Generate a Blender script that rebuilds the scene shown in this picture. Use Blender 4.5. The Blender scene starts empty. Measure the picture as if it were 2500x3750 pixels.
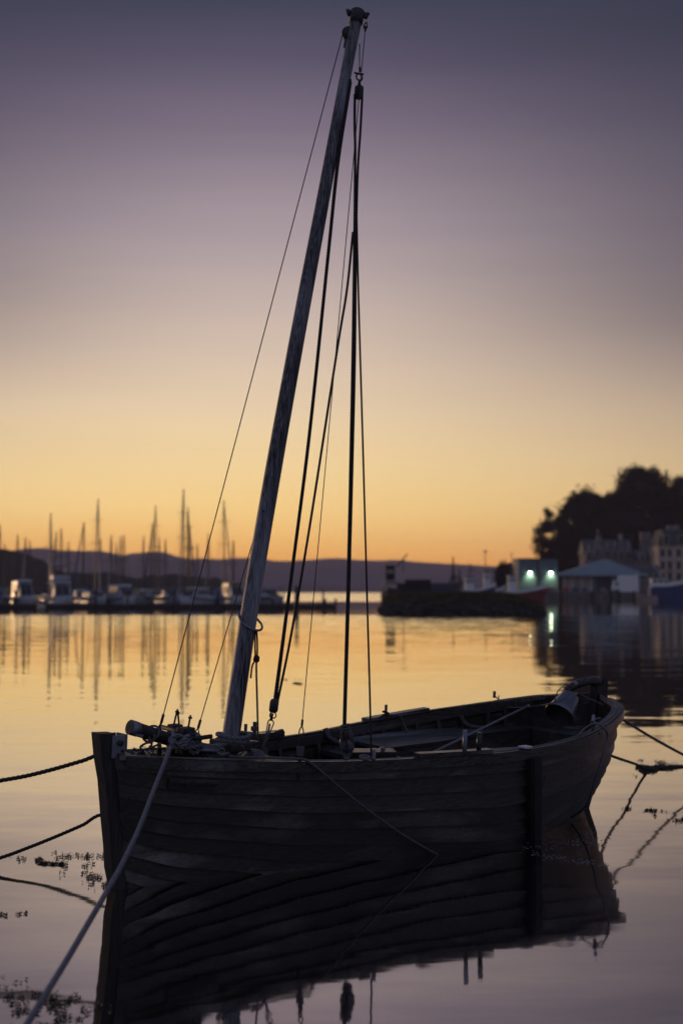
import bpy, bmesh, math, random
from mathutils import Vector, Matrix, noise

R = random.Random(7)
PI = math.pi
S = bpy.context.scene
COL = S.collection

def lin(r, g, b):
    f = lambda c: (c / 255 / 12.92) if c / 255 <= 0.04045 else ((c / 255 + 0.055) / 1.055) ** 2.4
    return (f(r), f(g), f(b), 1.0)

# ------------------------------------------------------------------ camera
CAM_H, PITCH, FPX = 1.7, math.atan(290 / 5208.33), 5208.33
cam = bpy.data.cameras.new('camera')
cam.sensor_fit = 'VERTICAL'; cam.sensor_height = 36; cam.lens = 50
cam.clip_start = 0.1; cam.clip_end = 20000
cam.dof.use_dof = True; cam.dof.focus_distance = 8.9; cam.dof.aperture_fstop = 1.8
camo = bpy.data.objects.new('camera', cam); COL.objects.link(camo)
camo.location = (0, 0, CAM_H); camo.rotation_euler = (PI / 2 + PITCH, 0, 0)
S.camera = camo

# ------------------------------------------------------------------ world: dusk sky
w = bpy.data.worlds.new('World'); S.world = w; w.use_nodes = True
wt = w.node_tree; wt.nodes.clear()
def N(t, kind, **kw):
    n = t.nodes.new(kind)
    for k, v in kw.items(): setattr(n, k, v)
    return n
def MATH(t, op, a, b=None, c=None, clamp=False):
    n = N(t, 'ShaderNodeMath', operation=op, use_clamp=clamp)
    for i, v in enumerate((a, b, c)):
        if v is None: continue
        if isinstance(v, (int, float)): n.inputs[i].default_value = v
        else: t.links.new(v, n.inputs[i])
    return n.outputs[0]
def RAMP(t, fac, stops, interp='LINEAR'):
    n = N(t, 'ShaderNodeValToRGB'); cr = n.color_ramp; cr.interpolation = interp
    while len(cr.elements) > 1: cr.elements.remove(cr.elements[-1])
    cr.elements[0].position = stops[0][0]; cr.elements[0].color = stops[0][1]
    for p, c in stops[1:]:
        e = cr.elements.new(p); e.color = c
    t.links.new(fac, n.inputs[0]); return n.outputs[0]
def MIX(t, fac, a, b, blend='MIX'):
    n = N(t, 'ShaderNodeMix', data_type='RGBA', blend_type=blend)
    for i, v in ((0, fac), (6, a), (7, b)):
        if isinstance(v, (int, float)): n.inputs[i].default_value = v
        elif isinstance(v, tuple): n.inputs[i].default_value = v
        else: t.links.new(v, n.inputs[i])
    return n.outputs[2]
tc = N(wt, 'ShaderNodeTexCoord')
sep = N(wt, 'ShaderNodeSeparateXYZ'); wt.links.new(tc.outputs['Generated'], sep.inputs[0])
zc = MATH(wt, 'MAXIMUM', sep.outputs[2], 0.0)
# wisps of high cloud: very gentle, stretched along the horizon
mp = N(wt, 'ShaderNodeMapping'); mp.inputs['Scale'].default_value = (1.6, 1.6, 26)
wt.links.new(tc.outputs['Generated'], mp.inputs[0])
nz = N(wt, 'ShaderNodeTexNoise'); nz.inputs['Scale'].default_value = 1.6; nz.inputs['Detail'].default_value = 3
wt.links.new(mp.outputs[0], nz.inputs[0])
zj = MATH(wt, 'ADD', zc, MATH(wt, 'MULTIPLY', MATH(wt, 'SUBTRACT', nz.outputs[0], 0.5), 0.014))
pos = MATH(wt, 'SQRT', MATH(wt, 'MAXIMUM', zj, 0.0))
def el(d): return math.sqrt(math.sin(math.radians(d)))
# colours read down the sky a little right of the glow (azimuth 3.8 degrees); BACK and the zenith, out of view, are brightened as fill light
STRIP = [(0.0, (214, 146, 92)), (1.0, (219, 156, 99)), (1.9, (226, 173, 112)), (3.15, (233, 194, 134)), (4.8, (231, 200, 150)), (7.2, (220, 195, 164)), (9.5, (201, 180, 164)),
         (11.9, (178, 161, 157)), (14.2, (158, 144, 150)), (16.4, (139, 126, 137)), (18.7, (112, 102, 119)), (20.9, (87, 81, 101)), (23.0, (66, 68, 85)), (32, (64, 70, 92)), (50, (80, 88, 114)), (90, (106, 115, 144))]
ANTI = [(0.0, (138, 104, 106)), (5.0, (120, 98, 104)), (10.0, (94, 85, 98)), (16, (74, 71, 88)), (22.0, (54, 57, 73)), (32, (62, 68, 90)), (50, (80, 88, 114)), (90, (106, 115, 144))]
BACK = [(0.0, (108, 98, 108)), (6.0, (106, 102, 116)), (15.0, (104, 106, 126)), (40, (106, 114, 142)), (90, (106, 115, 144))]
def sstep(x, a, b):
    t = max(0, min(1, (x - a) / (b - a))); return t * t * (3 - 2 * t)
def fall(az_deg, el_deg):                       # 0 at the heart of the glow, 1 far round from it; same formula as the nodes below
    q = sstep(math.sin(math.radians(el_deg)), 0.05, 0.2)
    return 1 - math.exp(-(abs(az_deg - (-6 + 3 * q)) / (31 - 16.5 * q)) ** 2)
def mixcol(tab, d):
    for (a_, ca_), (b_, cb_) in zip(tab, tab[1:]):
        if d <= b_:
            t = (d - a_) / (b_ - a_); return tuple(x + (y - x) * t for x, y in zip(lin(*ca_), lin(*cb_)))
    return lin(*tab[-1][1])
HAZE_D, HAZE_TOP, HAZE_FAR = 0.00022, 112.0, 3300.0
def beyond(d, c):                               # colour of the sky outside the haze that shows as c through it
    T = math.exp(-HAZE_D * min(HAZE_FAR, HAZE_TOP / max(1e-3, math.sin(math.radians(d))))); k = c
    return tuple(max(0.0, (q - (1 - T) * s_) / T) for q, s_ in zip(k[:3], (0.15, 0.115, 0.14))) + (1.0,)
GL = []
for d, c in STRIP:
    f_, k_, a_ = fall(3.8, d), lin(*c), mixcol(ANTI, d)
    GL.append((el(d), beyond(d, tuple(max(0.0, (x - f_ * y) / (1 - f_)) for x, y in zip(k_, a_)))))
ga = RAMP(wt, pos, GL)
an = RAMP(wt, pos, [(el(d), beyond(d, lin(*c))) for d, c in ANTI])
bk_ = RAMP(wt, pos, [(el(d), beyond(d, lin(*c))) for d, c in BACK])
azd = MATH(wt, 'MULTIPLY', MATH(wt, 'ARCTAN2', sep.outputs[0], sep.outputs[1]), 180 / PI)
mr = N(wt, 'ShaderNodeMapRange', interpolation_type='SMOOTHSTEP'); wt.links.new(zc, mr.inputs[0])
mr.inputs[1].default_value = 0.05; mr.inputs[2].default_value = 0.2; mr.inputs[3].default_value = 0; mr.inputs[4].default_value = 1
dz = MATH(wt, 'ABSOLUTE', MATH(wt, 'SUBTRACT', azd, MATH(wt, 'MULTIPLY_ADD', mr.outputs[0], 3.0, -6.0)))
qz = MATH(wt, 'DIVIDE', dz, MATH(wt, 'MULTIPLY_ADD', mr.outputs[0], -16.5, 31.0))
ff = MATH(wt, 'SUBTRACT', 1.0, MATH(wt, 'EXPONENT', MATH(wt, 'MULTIPLY', MATH(wt, 'MULTIPLY', qz, qz), -1.0)))
mb_r = N(wt, 'ShaderNodeMapRange', interpolation_type='SMOOTHSTEP'); wt.links.new(MATH(wt, 'ABSOLUTE', azd), mb_r.inputs[0])
mb_r.inputs[1].default_value = 25; mb_r.inputs[2].default_value = 100; mb_r.inputs[3].default_value = 0; mb_r.inputs[4].default_value = 1
sky_col = MIX(wt, ff, ga, MIX(wt, mb_r.outputs[0], an, bk_))
nz2 = N(wt, 'ShaderNodeTexNoise'); nz2.inputs['Scale'].default_value = 2.7; nz2.inputs['Detail'].default_value = 4
mp2w = N(wt, 'ShaderNodeMapping'); mp2w.inputs['Scale'].default_value = (1.1, 1.1, 17); mp2w.inputs['Rotation'].default_value = (0, math.radians(2.5), 0)
wt.links.new(tc.outputs['Generated'], mp2w.inputs[0]); wt.links.new(mp2w.outputs[0], nz2.inputs[0])
kcl = N(wt, 'ShaderNodeVectorMath', operation='SCALE'); wt.links.new(sky_col, kcl.inputs[0]); wt.links.new(MATH(wt, 'MULTIPLY_ADD', nz2.outputs[0], 0.07, 0.965), kcl.inputs['Scale'])
sky_col = kcl.outputs[0]
bg = N(wt, 'ShaderNodeBackground'); bg.inputs[1].default_value = 1.0
wt.links.new(sky_col, bg.inputs[0])
wo = N(wt, 'ShaderNodeOutputWorld'); wt.links.new(bg.outputs[0], wo.inputs[0])

# ------------------------------------------------------------------ the last low sun, far to the left
sl = bpy.data.lights.new('sun', 'SUN'); sl.energy = 1.1; sl.angle = math.radians(6); sl.color = (1.0, 0.62, 0.32)
so = bpy.data.objects.new('sun', sl); COL.objects.link(so)
az, elv = math.radians(-44), math.radians(3.0)
sd = Vector((math.sin(az) * math.cos(elv), math.cos(az) * math.cos(elv), math.sin(elv)))
so.rotation_euler = sd.to_track_quat('Z', 'Y').to_euler()

vs = S.view_settings
vs.view_transform = 'Standard'; vs.look = 'None'; vs.exposure = 0; vs.gamma = 1; vs.use_curve_mapping = False
S.render.engine = 'CYCLES'
S.cycles.use_denoising = True
S.cycles.max_bounces = 6; S.cycles.diffuse_bounces = 2; S.cycles.glossy_bounces = 3; S.cycles.volume_bounces = 0
S.cycles.caustics_reflective = False; S.cycles.caustics_refractive = False

# ------------------------------------------------------------------ photograph rays
_c, _s = math.cos(PITCH), math.sin(PITCH)
EYE = Vector((0, 0, CAM_H))
def ray(px, py):
    a = (px - 1250) / FPX; b = (1875 - py) / FPX
    return Vector((a, _c - b * _s, _s + b * _c))
def at(px, py, Y):
    d = ray(px, py); return EYE + d * (Y / d.y)
def gnd(px, py, z=0.0):
    d = ray(px, py); return EYE + d * ((z - CAM_H) / d.z)
def X(px, Y): return (px - 1250) / FPX * Y * 1.0016
def Z(py, Y): return at(1250, py, Y).z

# boat frame
BOAT = Matrix.Translation((-1.3054, 8.2201, 0)) @ Matrix.Rotation(math.radians(43.636), 4, 'Z') @ Matrix.Rotation(0.0613, 4, 'X')
BINV = BOAT.inverted()
def bl(px, py, axis, val):                      # photo ray -> boat coordinates on the plane axis = val
    o = BINV @ EYE; d = BINV.to_3x3() @ ray(px, py)
    return o + d * ((val - o[axis]) / d[axis])
def W(v): return BOAT @ Vector(v)

# ------------------------------------------------------------------ object helpers
def props(o, label=None, cat=None, group=None, kind=None):
    if label: o['label'] = label
    if cat: o['category'] = cat
    if group: o['group'] = group
    if kind: o['kind'] = kind
    return o
def obj(name, verts, faces, mat, parent=None, smooth=False, centre=False, loc=None):
    me = bpy.data.meshes.new(name)
    verts = [Vector(v) for v in verts]
    off = Vector((0, 0, 0))
    if centre:
        off = sum(verts, Vector()) / len(verts)
        verts = [v - off for v in verts]
    me.from_pydata([tuple(v) for v in verts], [], faces); me.update()
    if mat: me.materials.append(mat)
    if smooth:
        for p in me.polygons: p.use_smooth = True
    o = bpy.data.objects.new(name, me); COL.objects.link(o)
    if parent: o.parent = parent
    o.location = loc if loc is not None else off
    return o
def empty(name, loc=(0, 0, 0), rz=0, mat=None):
    o = bpy.data.objects.new(name, None); o.empty_display_size = 0.2; COL.objects.link(o)
    if mat is not None: o.matrix_world = mat
    else: o.location = loc; o.rotation_euler = (0, 0, rz)
    return o
class MB:
    def __init__(s): s.v = []; s.f = []
    def add(s, v, f):
        n = len(s.v); s.v += [Vector(p) for p in v]; s.f += [tuple(i + n for i in q) for q in f]; return s
    def box(s, x0, x1, y0, y1, z0, z1):
        v = [(x0, y0, z0), (x1, y0, z0), (x1, y1, z0), (x0, y1, z0), (x0, y0, z1), (x1, y0, z1), (x1, y1, z1), (x0, y1, z1)]
        return s.add(v, [(3, 2, 1, 0), (4, 5, 6, 7), (0, 1, 5, 4), (1, 2, 6, 5), (2, 3, 7, 6), (3, 0, 4, 7)])
    def cbox(s, c, sx, sy, sz, m=None, bev=0.0):
        bm = bmesh.new(); bmesh.ops.create_cube(bm, size=1, matrix=Matrix.Diagonal((sx, sy, sz, 1)))
        if bev: bmesh.ops.bevel(bm, geom=bm.edges[:], offset=bev, segments=2, affect='EDGES', profile=0.5)
        mt = Matrix.Translation(c) @ (m.to_4x4() if m else Matrix())
        bm.verts.index_update()
        s.add([mt @ v.co for v in bm.verts], [tuple(v.index for v in f.verts) for f in bm.faces]); bm.free(); return s
    def tube(s, pts, r, n=8, cap=True, twist=0.0, lobe=0.0, up=None):
        v, f = sweep(pts, r, n, cap, twist, lobe, up); return s.add(v, f)
    def ball(s, c, r, sub=2, sc=(1, 1, 1), m=None):
        bm = bmesh.new(); bmesh.ops.create_icosphere(bm, subdivisions=sub, radius=r)
        mt = Matrix.Translation(c) @ (m.to_4x4() if m else Matrix()) @ Matrix.Diagonal((*sc, 1))
        bm.verts.index_update()
        s.add([mt @ x.co for x in bm.verts], [tuple(q.index for q in g.verts) for g in bm.faces]); bm.free(); return s
    def build(s, name, mat, parent=None, smooth=False, centre=False): return obj(name, s.v, s.f, mat, parent, smooth, centre)

def catmull(P, step):
    P = [Vector(p) for p in P]
    if len(P) == 2:
        n = max(2, int((P[1] - P[0]).length / step)); return [P[0].lerp(P[1], i / n) for i in range(n + 1)]
    Q = [P[0] * 2 - P[1]] + P + [P[-1] * 2 - P[-2]]; out = []
    for i in range(1, len(Q) - 2):
        a, b, c, d = Q[i - 1], Q[i], Q[i + 1], Q[i + 2]
        n = max(1, int((c - b).length / step))
        for k in range(n):
            t = k / n
            out.append(0.5 * ((2 * b) + (c - a) * t + (2 * a - 5 * b + 4 * c - d) * t * t + (3 * b - a - 3 * c + d) * t ** 3))
    out.append(P[-1]); return out
def sweep(P, r, n=8, cap=True, twist=0.0, lobe=0.0, up=None):
    P = [Vector(p) for p in P]; m = len(P); rr = r if callable(r) else (lambda t: r)
    T = []
    for i in range(m):
        d = P[min(i + 1, m - 1)] - P[max(i - 1, 0)]; T.append(d.normalized() if d.length > 1e-9 else Vector((0, 0, 1)))
    u = Vector(up) if up else (Vector((0, 0, 1)) if abs(T[0].z) < 0.9 else Vector((1, 0, 0)))
    u = (u - T[0] * u.dot(T[0])).normalized(); v = []; f = []; L = 0
    for i in range(m):
        if i: L += (P[i] - P[i - 1]).length
        u = (u - T[i] * u.dot(T[i])).normalized(); w_ = T[i].cross(u); ra = rr(i / max(1, m - 1))
        for k in range(n):
            a = 2 * PI * k / n; q = ra * (1 + lobe * (2 * abs(math.cos(1.5 * a + twist * L * .5)) - 1.1))
            v.append(P[i] + u * math.cos(a) * q + w_ * math.sin(a) * q)
    for i in range(m - 1):
        for k in range(n):
            f.append((i * n + k, i * n + (k + 1) % n, (i + 1) * n + (k + 1) % n, (i + 1) * n + k))
    if cap: f.append(tuple(range(n))[::-1]); f.append(tuple((m - 1) * n + k for k in range(n)))
    return v, f
def rope_mesh(P, r, fine=True):
    """laid three-strand rope: a lobed section that turns as it runs"""
    if fine and r > .012:
        Q = catmull(P, r * .55); u = Vector((0, 0, 1)); st = [[], [], []]; L = 0
        for i, p in enumerate(Q):
            d = (Q[min(i + 1, len(Q) - 1)] - Q[max(i - 1, 0)]).normalized()
            if abs(u.dot(d)) > .999: u = Vector((1, 0, 0))
            u = (u - d * u.dot(d)).normalized(); w_ = d.cross(u)
            if i: L += (p - Q[i - 1]).length
            for k in range(3):
                a = 2 * PI * (L / (r * 6.2) + k / 3); st[k].append(p + (u * math.cos(a) + w_ * math.sin(a)) * r * .54)
        V, Fc = [], []
        for q in st:
            v, f = sweep(q, r * .47, 8); n = len(V); V += v; Fc += [tuple(i + n for i in g) for g in f]
        return V, Fc
    Q = catmull(P, r * (0.42 if fine else 2.5))
    return sweep(Q, r, (18 if r > .012 else 12) if fine else 7, True, 2 * PI / (r * 2.5), (0.36 if r > .012 else 0.22) if fine else 0.08)
def rope(name, P, r, mat, parent=None, fine=True, world=False):
    v, f = rope_mesh(P, r, fine); return obj(name, v, f, mat, parent, True, centre=parent is None)
def loft(sections, closed=True, cap=True):
    m = len(sections); n = len(sections[0]); v = [p for s in sections for p in s]; f = []
    for i in range(m - 1):
        for k in range(n if closed else n - 1):
            f.append((i * n + k, i * n + (k + 1) % n, (i + 1) * n + (k + 1) % n, (i + 1) * n + k))
    if cap and closed: f.append(tuple(range(n))[::-1]); f.append(tuple((m - 1) * n + k for k in range(n)))
    return v, f

# ------------------------------------------------------------------ materials
def mat(name, col, rough=0.7, metal=0.0, var=0.25, scale=6.0, bump=0.0, stretch=(1, 1, 1), spec=0.5, coat=0.0):
    m = bpy.data.materials.new(name); m.use_nodes = True; t = m.node_tree
    p = t.nodes['Principled BSDF']; p.inputs['Roughness'].default_value = rough; p.inputs['Metallic'].default_value = metal
    p.inputs['Specular IOR Level'].default_value = spec
    tcn = N(t, 'ShaderNodeTexCoord'); mpn = N(t, 'ShaderNodeMapping'); mpn.inputs['Scale'].default_value = stretch
    t.links.new(tcn.outputs['Object'], mpn.inputs[0])
    nn = N(t, 'ShaderNodeTexNoise'); nn.inputs['Scale'].default_value = scale; nn.inputs['Detail'].default_value = 5
    t.links.new(mpn.outputs[0], nn.inputs[0])
    c = Vector(col[:3])
    lo = (*(c * (1 - var)), 1); hi = (*(c * (1 + var)), 1)
    o = RAMP(t, nn.outputs[0], [(0.3, lo), (0.7, hi)])
    t.links.new(o, p.inputs['Base Color'])
    if bump:
        b = N(t, 'ShaderNodeBump'); b.inputs['Strength'].default_value = 1; b.inputs['Distance'].default_value = bump
        t.links.new(nn.outputs[0], b.inputs['Height']); t.links.new(b.outputs[0], p.inputs['Normal'])
    return m
def wood(name, dark, light, worn, rough=0.55, along='x', worn_amt=0.35, grain=1.0, bump=0.002, rings=0.2, lohi=(0.3, 0.72), lg=0.55, vary=0.3):
    """weathered softwood: long grain, growth-ring figure, pale worn patches"""
    m = bpy.data.materials.new(name); m.use_nodes = True; t = m.node_tree; L = t.links
    p = t.nodes['Principled BSDF']
    tcn = N(t, 'ShaderNodeTexCoord'); oi = N(t, 'ShaderNodeObjectInfo')
    off = N(t, 'ShaderNodeVectorMath', operation='SCALE'); off.inputs[0].default_value = (37, 23, 11); L.new(oi.outputs['Random'], off.inputs['Scale'])
    ad = N(t, 'ShaderNodeVectorMath', operation='ADD'); L.new(tcn.outputs['Object'], ad.inputs[0]); L.new(off.outputs[0], ad.inputs[1])
    sc = {'x': (lg, 9, 9), 'y': (9, lg, 9), 'z': (9, 9, lg)}[along]
    mpn = N(t, 'ShaderNodeMapping'); mpn.inputs['Scale'].default_value = tuple(q * grain for q in sc); L.new(ad.outputs[0], mpn.inputs[0])
    n1 = N(t, 'ShaderNodeTexNoise'); n1.inputs['Scale'].default_value = 7; n1.inputs['Detail'].default_value = 8; n1.inputs['Roughness'].default_value = 0.65
    L.new(mpn.outputs[0], n1.inputs[0])
    n0 = N(t, 'ShaderNodeTexNoise'); n0.inputs['Scale'].default_value = 0.9; n0.inputs['Detail'].default_value = 2; L.new(mpn.outputs[0], n0.inputs[0])
    rg = MATH(t, 'ADD', MATH(t, 'MULTIPLY', MATH(t, 'SINE', MATH(t, 'MULTIPLY', n0.outputs[0], 95.0)), 0.5), 0.5)
    n2 = N(t, 'ShaderNodeTexNoise'); n2.inputs['Scale'].default_value = 2.3; n2.inputs['Detail'].default_value = 6
    mp2 = N(t, 'ShaderNodeMapping'); mp2.inputs['Scale'].default_value = tuple(0.35 if q < 5 else 2.2 for q in sc); L.new(ad.outputs[0], mp2.inputs[0]); L.new(mp2.outputs[0], n2.inputs[0])
    g = MATH(t, 'ADD', MATH(t, 'MULTIPLY', n1.outputs[0], 0.75), MATH(t, 'MULTIPLY', rg, rings))
    base = RAMP(t, g, [(lohi[0], dark), (lohi[1], light)])
    wf = RAMP(t, n2.outputs[0], [(0.56 - 0.12 * worn_amt, (0, 0, 0, 1)), (0.80 - 0.2 * worn_amt, (1, 1, 1, 1))])
    wfm = MATH(t, 'MULTIPLY', wf, MATH(t, 'MULTIPLY', g, 1.1), clamp=True)
    c = MIX(t, wfm, base, worn)
    wn = N(t, 'ShaderNodeTexWhiteNoise', noise_dimensions='1D'); L.new(MATH(t, 'MULTIPLY', oi.outputs['Random'], 91.7), wn.inputs['W'])
    kv = MATH(t, 'MULTIPLY_ADD', wn.outputs['Value'], vary, 1 - vary * .5)
    sv = N(t, 'ShaderNodeVectorMath', operation='SCALE'); L.new(c, sv.inputs[0]); L.new(kv, sv.inputs['Scale']); L.new(sv.outputs[0], p.inputs['Base Color'])
    L.new(MATH(t, 'ADD', MATH(t, 'MULTIPLY', g, 0.25), rough - 0.12), p.inputs['Roughness'])
    p.inputs['Specular IOR Level'].default_value = 0.4
    b = N(t, 'ShaderNodeBump'); b.inputs['Strength'].default_value = 1; b.inputs['Distance'].default_value = bump
    L.new(g, b.inputs['Height']); L.new(b.outputs[0], p.inputs['Normal'])
    return m

M = {}
M['hull'] = wood('tarred_planking', (0.012, 0.010, 0.009, 1), (0.070, 0.056, 0.048, 1), (0.40, 0.36, 0.34, 1), 0.45, 'x', 0.22, 1.0, 0.003, rings=0.09, lohi=(0.24, 0.66), lg=0.25, vary=1.1)
M['inner'] = wood('inner_wood', (0.02, 0.016, 0.014, 1), (0.07, 0.056, 0.048, 1), (0.17, 0.16, 0.16, 1), 0.6, 'x', 0.3)
M['rib'] = wood('rib_wood', (0.025, 0.02, 0.018, 1), (0.075, 0.06, 0.052, 1), (0.18, 0.17, 0.17, 1), 0.6, 'z', 0.3)
M['rail'] = wood('rail_wood', (0.016, 0.013, 0.012, 1), (0.075, 0.062, 0.058, 1), (0.30, 0.28, 0.28, 1), 0.30, 'x', 0.38, 1.0, 0.0008)
M['deck'] = wood('deck_wood', (0.03, 0.022, 0.019, 1), (0.1, 0.075, 0.066, 1), (0.24, 0.21, 0.21, 1), 0.36, 'x', 0.4)
M['bench'] = wood('bench_wood', (0.02, 0.02, 0.021, 1), (0.085, 0.082, 0.085, 1), (0.30, 0.30, 0.34, 1), 0.36, 'x', 0.35)
M['mast'] = wood('mast_wood', (0.018, 0.017, 0.018, 1), (0.26, 0.26, 0.29, 1), (0.66, 0.67, 0.76, 1), 0.55, 'z', 0.8, 1.5, 0.003, rings=0.05, lohi=(0.32, 0.54), lg=0.3)
M['post'] = wood('post_wood', (0.006, 0.0055, 0.005, 1), (0.028, 0.025, 0.023, 1), (0.10, 0.095, 0.10, 1), 0.6, 'z', 0.15)
M['spar'] = wood('spar_wood', (0.014, 0.013, 0.013, 1), (0.05, 0.045, 0.043, 1), (0.2, 0.19, 0.2, 1), 0.6, 'x', 0.3, 1.4)
M['steel'] = mat('grey_steel', (0.20, 0.21, 0.245), 0.45, 0.6, 0.3, 25, 0.0006)
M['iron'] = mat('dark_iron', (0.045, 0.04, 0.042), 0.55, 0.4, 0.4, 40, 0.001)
M['wire'] = mat('wire_rope', (0.03, 0.027, 0.028), 0.5, 0.3, 0.2, 60)
M['rope'] = mat('grey_rope', (0.20, 0.19, 0.21), 0.9, 0, 0.35, 90, 0.0015, spec=0.2)
M['rope_dk'] = mat('dark_rope', (0.05, 0.043, 0.042), 0.9, 0, 0.4, 90, 0.0012, spec=0.2)
M['rope_md'] = mat('weathered_rope', (0.14, 0.128, 0.132), 0.9, 0, 0.4, 90, 0.0015, spec=0.2)
M['weed'] = mat('seaweed', (0.018, 0.014, 0.009), 0.45, 0, 0.5, 30)
M['bronze'] = mat('copper_rivet', (0.30, 0.27, 0.26), 0.6, 0.0, 0.3, 60)
M['white_paint'] = mat('white_paint', (0.88, 0.88, 0.88), 0.4, 0, 0.06, 3)
M['zinc'] = mat('galvanised', (0.22, 0.23, 0.28), 0.35, 0.75, 0.25, 12, 0.0008)
M['cream'] = mat('cream_paint', (0.50, 0.42, 0.34), 0.5, 0, 0.12, 2)
M['glass'] = mat('dark_glass', (0.015, 0.017, 0.02), 0.42, 0, 0.1, 1, spec=0.5)

# ------------------------------------------------------------------ water
def make_water():
    m = bpy.data.materials.new('harbour_water'); m.use_nodes = True; t = m.node_tree; L = t.links; t.nodes.clear()
    geo = N(t, 'ShaderNodeNewGeometry'); P = geo.outputs['Position']
    sp = N(t, 'ShaderNodeSeparateXYZ'); L.new(P, sp.inputs[0]); Y = sp.outputs[1]; Xc = sp.outputs[0]
    def slope(sx, sy, detail):
        mp_ = N(t, 'ShaderNodeMapping'); mp_.inputs['Scale'].default_value = (sx, sy, 1); L.new(P, mp_.inputs[0])
        n = N(t, 'ShaderNodeTexNoise'); n.inputs['Scale'].default_value = 1; n.inputs['Detail'].default_value = detail; n.inputs['Roughness'].default_value = 0.5
        L.new(mp_.outputs[0], n.inputs[0])
        v = N(t, 'ShaderNodeVectorMath', operation='SUBTRACT'); L.new(n.outputs['Color'], v.inputs[0]); v.inputs[1].default_value = (0.5, 0.5, 0.5)
        return v.outputs[0]
    def mul(v, vec):
        n = N(t, 'ShaderNodeVectorMath', operation='MULTIPLY'); L.new(v, n.inputs[0]); n.inputs[1].default_value = vec; return n.outputs[0]
    def scl(v, f):
        n = N(t, 'ShaderNodeVectorMath', operation='SCALE'); L.new(v, n.inputs[0]); L.new(f, n.inputs['Scale']); return n.outputs[0]
    def add(a, b):
        n = N(t, 'ShaderNodeVectorMath', operation='ADD'); L.new(a, n.inputs[0]); L.new(b, n.inputs[1]); return n.outputs[0]
    def step(v, a, b, lo=0.0, hi=1.0):
        n = N(t, 'ShaderNodeMapRange', interpolation_type='SMOOTHSTEP'); L.new(v, n.inputs[0])
        for i, q in enumerate((a, b, lo, hi)): n.inputs[i + 1].default_value = q
        return n.outputs[0]
    wob = N(t, 'ShaderNodeTexNoise'); wob.inputs['Scale'].default_value = 0.16; L.new(P, wob.inputs[0])
    Yw = MATH(t, 'ADD', Y, MATH(t, 'MULTIPLY', MATH(t, 'SUBTRACT', wob.outputs[0], 0.5), 5.0))
    # light air on the open pool: strongest out by the breakwater, dying away towards the shore; slick water in the lee of the quay
    pool = MATH(t, 'MULTIPLY', step(Y, 40, 96), step(Y, 100.5, 102.5, 1, 0))
    Xw = MATH(t, 'ADD', Xc, MATH(t, 'MULTIPLY', MATH(t, 'SUBTRACT', wob.outputs[0], 0.5), 5.0))
    lee = step(MATH(t, 'SUBTRACT', Xw, MATH(t, 'MULTIPLY', Y, 0.1)), 0.6, 3.2, 1.0, 0.25)
    pool = MATH(t, 'MULTIPLY', pool, lee)
    loch = step(Yw, 215, 270)
    open_ = MATH(t, 'MULTIPLY', loch, step(MATH(t, 'DIVIDE', Xc, Y), 0.10, 0.13, 1.0, 0.05))
    near = mul(slope(0.55, 2.2, 2), (0.018, 0.034, 0))
    fine = mul(slope(4.0, 15.0, 2), (0.008, 0.014, 0))
    def lean(v, q):                                # at grazing sight lines the wave faces one sees lean to the viewer
        n = N(t, 'ShaderNodeVectorMath', operation='ADD'); L.new(v, n.inputs[0]); n.inputs[1].default_value = (0, -q, 0); return n.outputs[0]
    wind = lean(mul(slope(1.3, 5.0, 2), (0.040, 0.19, 0)), 0.022)
    chop = lean(mul(slope(0.5, 1.4, 2), (0.06, 0.26, 0)), 0.045)
    tot = add(add(near, fine), add(scl(wind, pool), scl(chop, open_)))
    nrm = N(t, 'ShaderNodeVectorMath', operation='ADD'); L.new(tot, nrm.inputs[0]); nrm.inputs[1].default_value = (0, 0, 1)
    # tilt that faces the viewer dominates at grazing angles
    no = N(t, 'ShaderNodeVectorMath', operation='NORMALIZE'); L.new(nrm.outputs[0], no.inputs[0])
    gl = N(t, 'ShaderNodeBsdfGlossy'); gl.inputs['Color'].default_value = (1.0, 0.965, 0.91, 1); gl.inputs['Roughness'].default_value = 0.015
    L.new(no.outputs[0], gl.inputs['Normal']); L.new(step(Y, 11.5, 22, 0.045, 0.012), gl.inputs['Roughness'])
    df = N(t, 'ShaderNodeBsdfDiffuse'); df.inputs['Color'].default_value = (0.010, 0.010, 0.011, 1)
    fr = N(t, 'ShaderNodeFresnel'); fr.inputs['IOR'].default_value = 1.34
    fac = MATH(t, 'ADD', MATH(t, 'MULTIPLY', MATH(t, 'POWER', fr.outputs[0], 0.68), 0.57), 0.43)
    mx = N(t, 'ShaderNodeMixShader'); L.new(fac, mx.inputs[0]); L.new(df.outputs[0], mx.inputs[1]); L.new(gl.outputs[0], mx.inputs[2])
    out = N(t, 'ShaderNodeOutputMaterial'); L.new(mx.outputs[0], out.inputs[0])
    xs = [-2400, -400, -60, -8, 8, 60, 400, 2400]; ys = [-25, 0, 20, 60, 140, 300, 900, 3200]
    v = [(x, y, 0) for y in ys for x in xs]; n = len(xs)
    f = [(j * n + i, j * n + i + 1, (j + 1) * n + i + 1, (j + 1) * n + i) for j in range(len(ys) - 1) for i in range(n - 1)]
    props(obj('water', v, f, m), kind='structure')
make_water()

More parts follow.
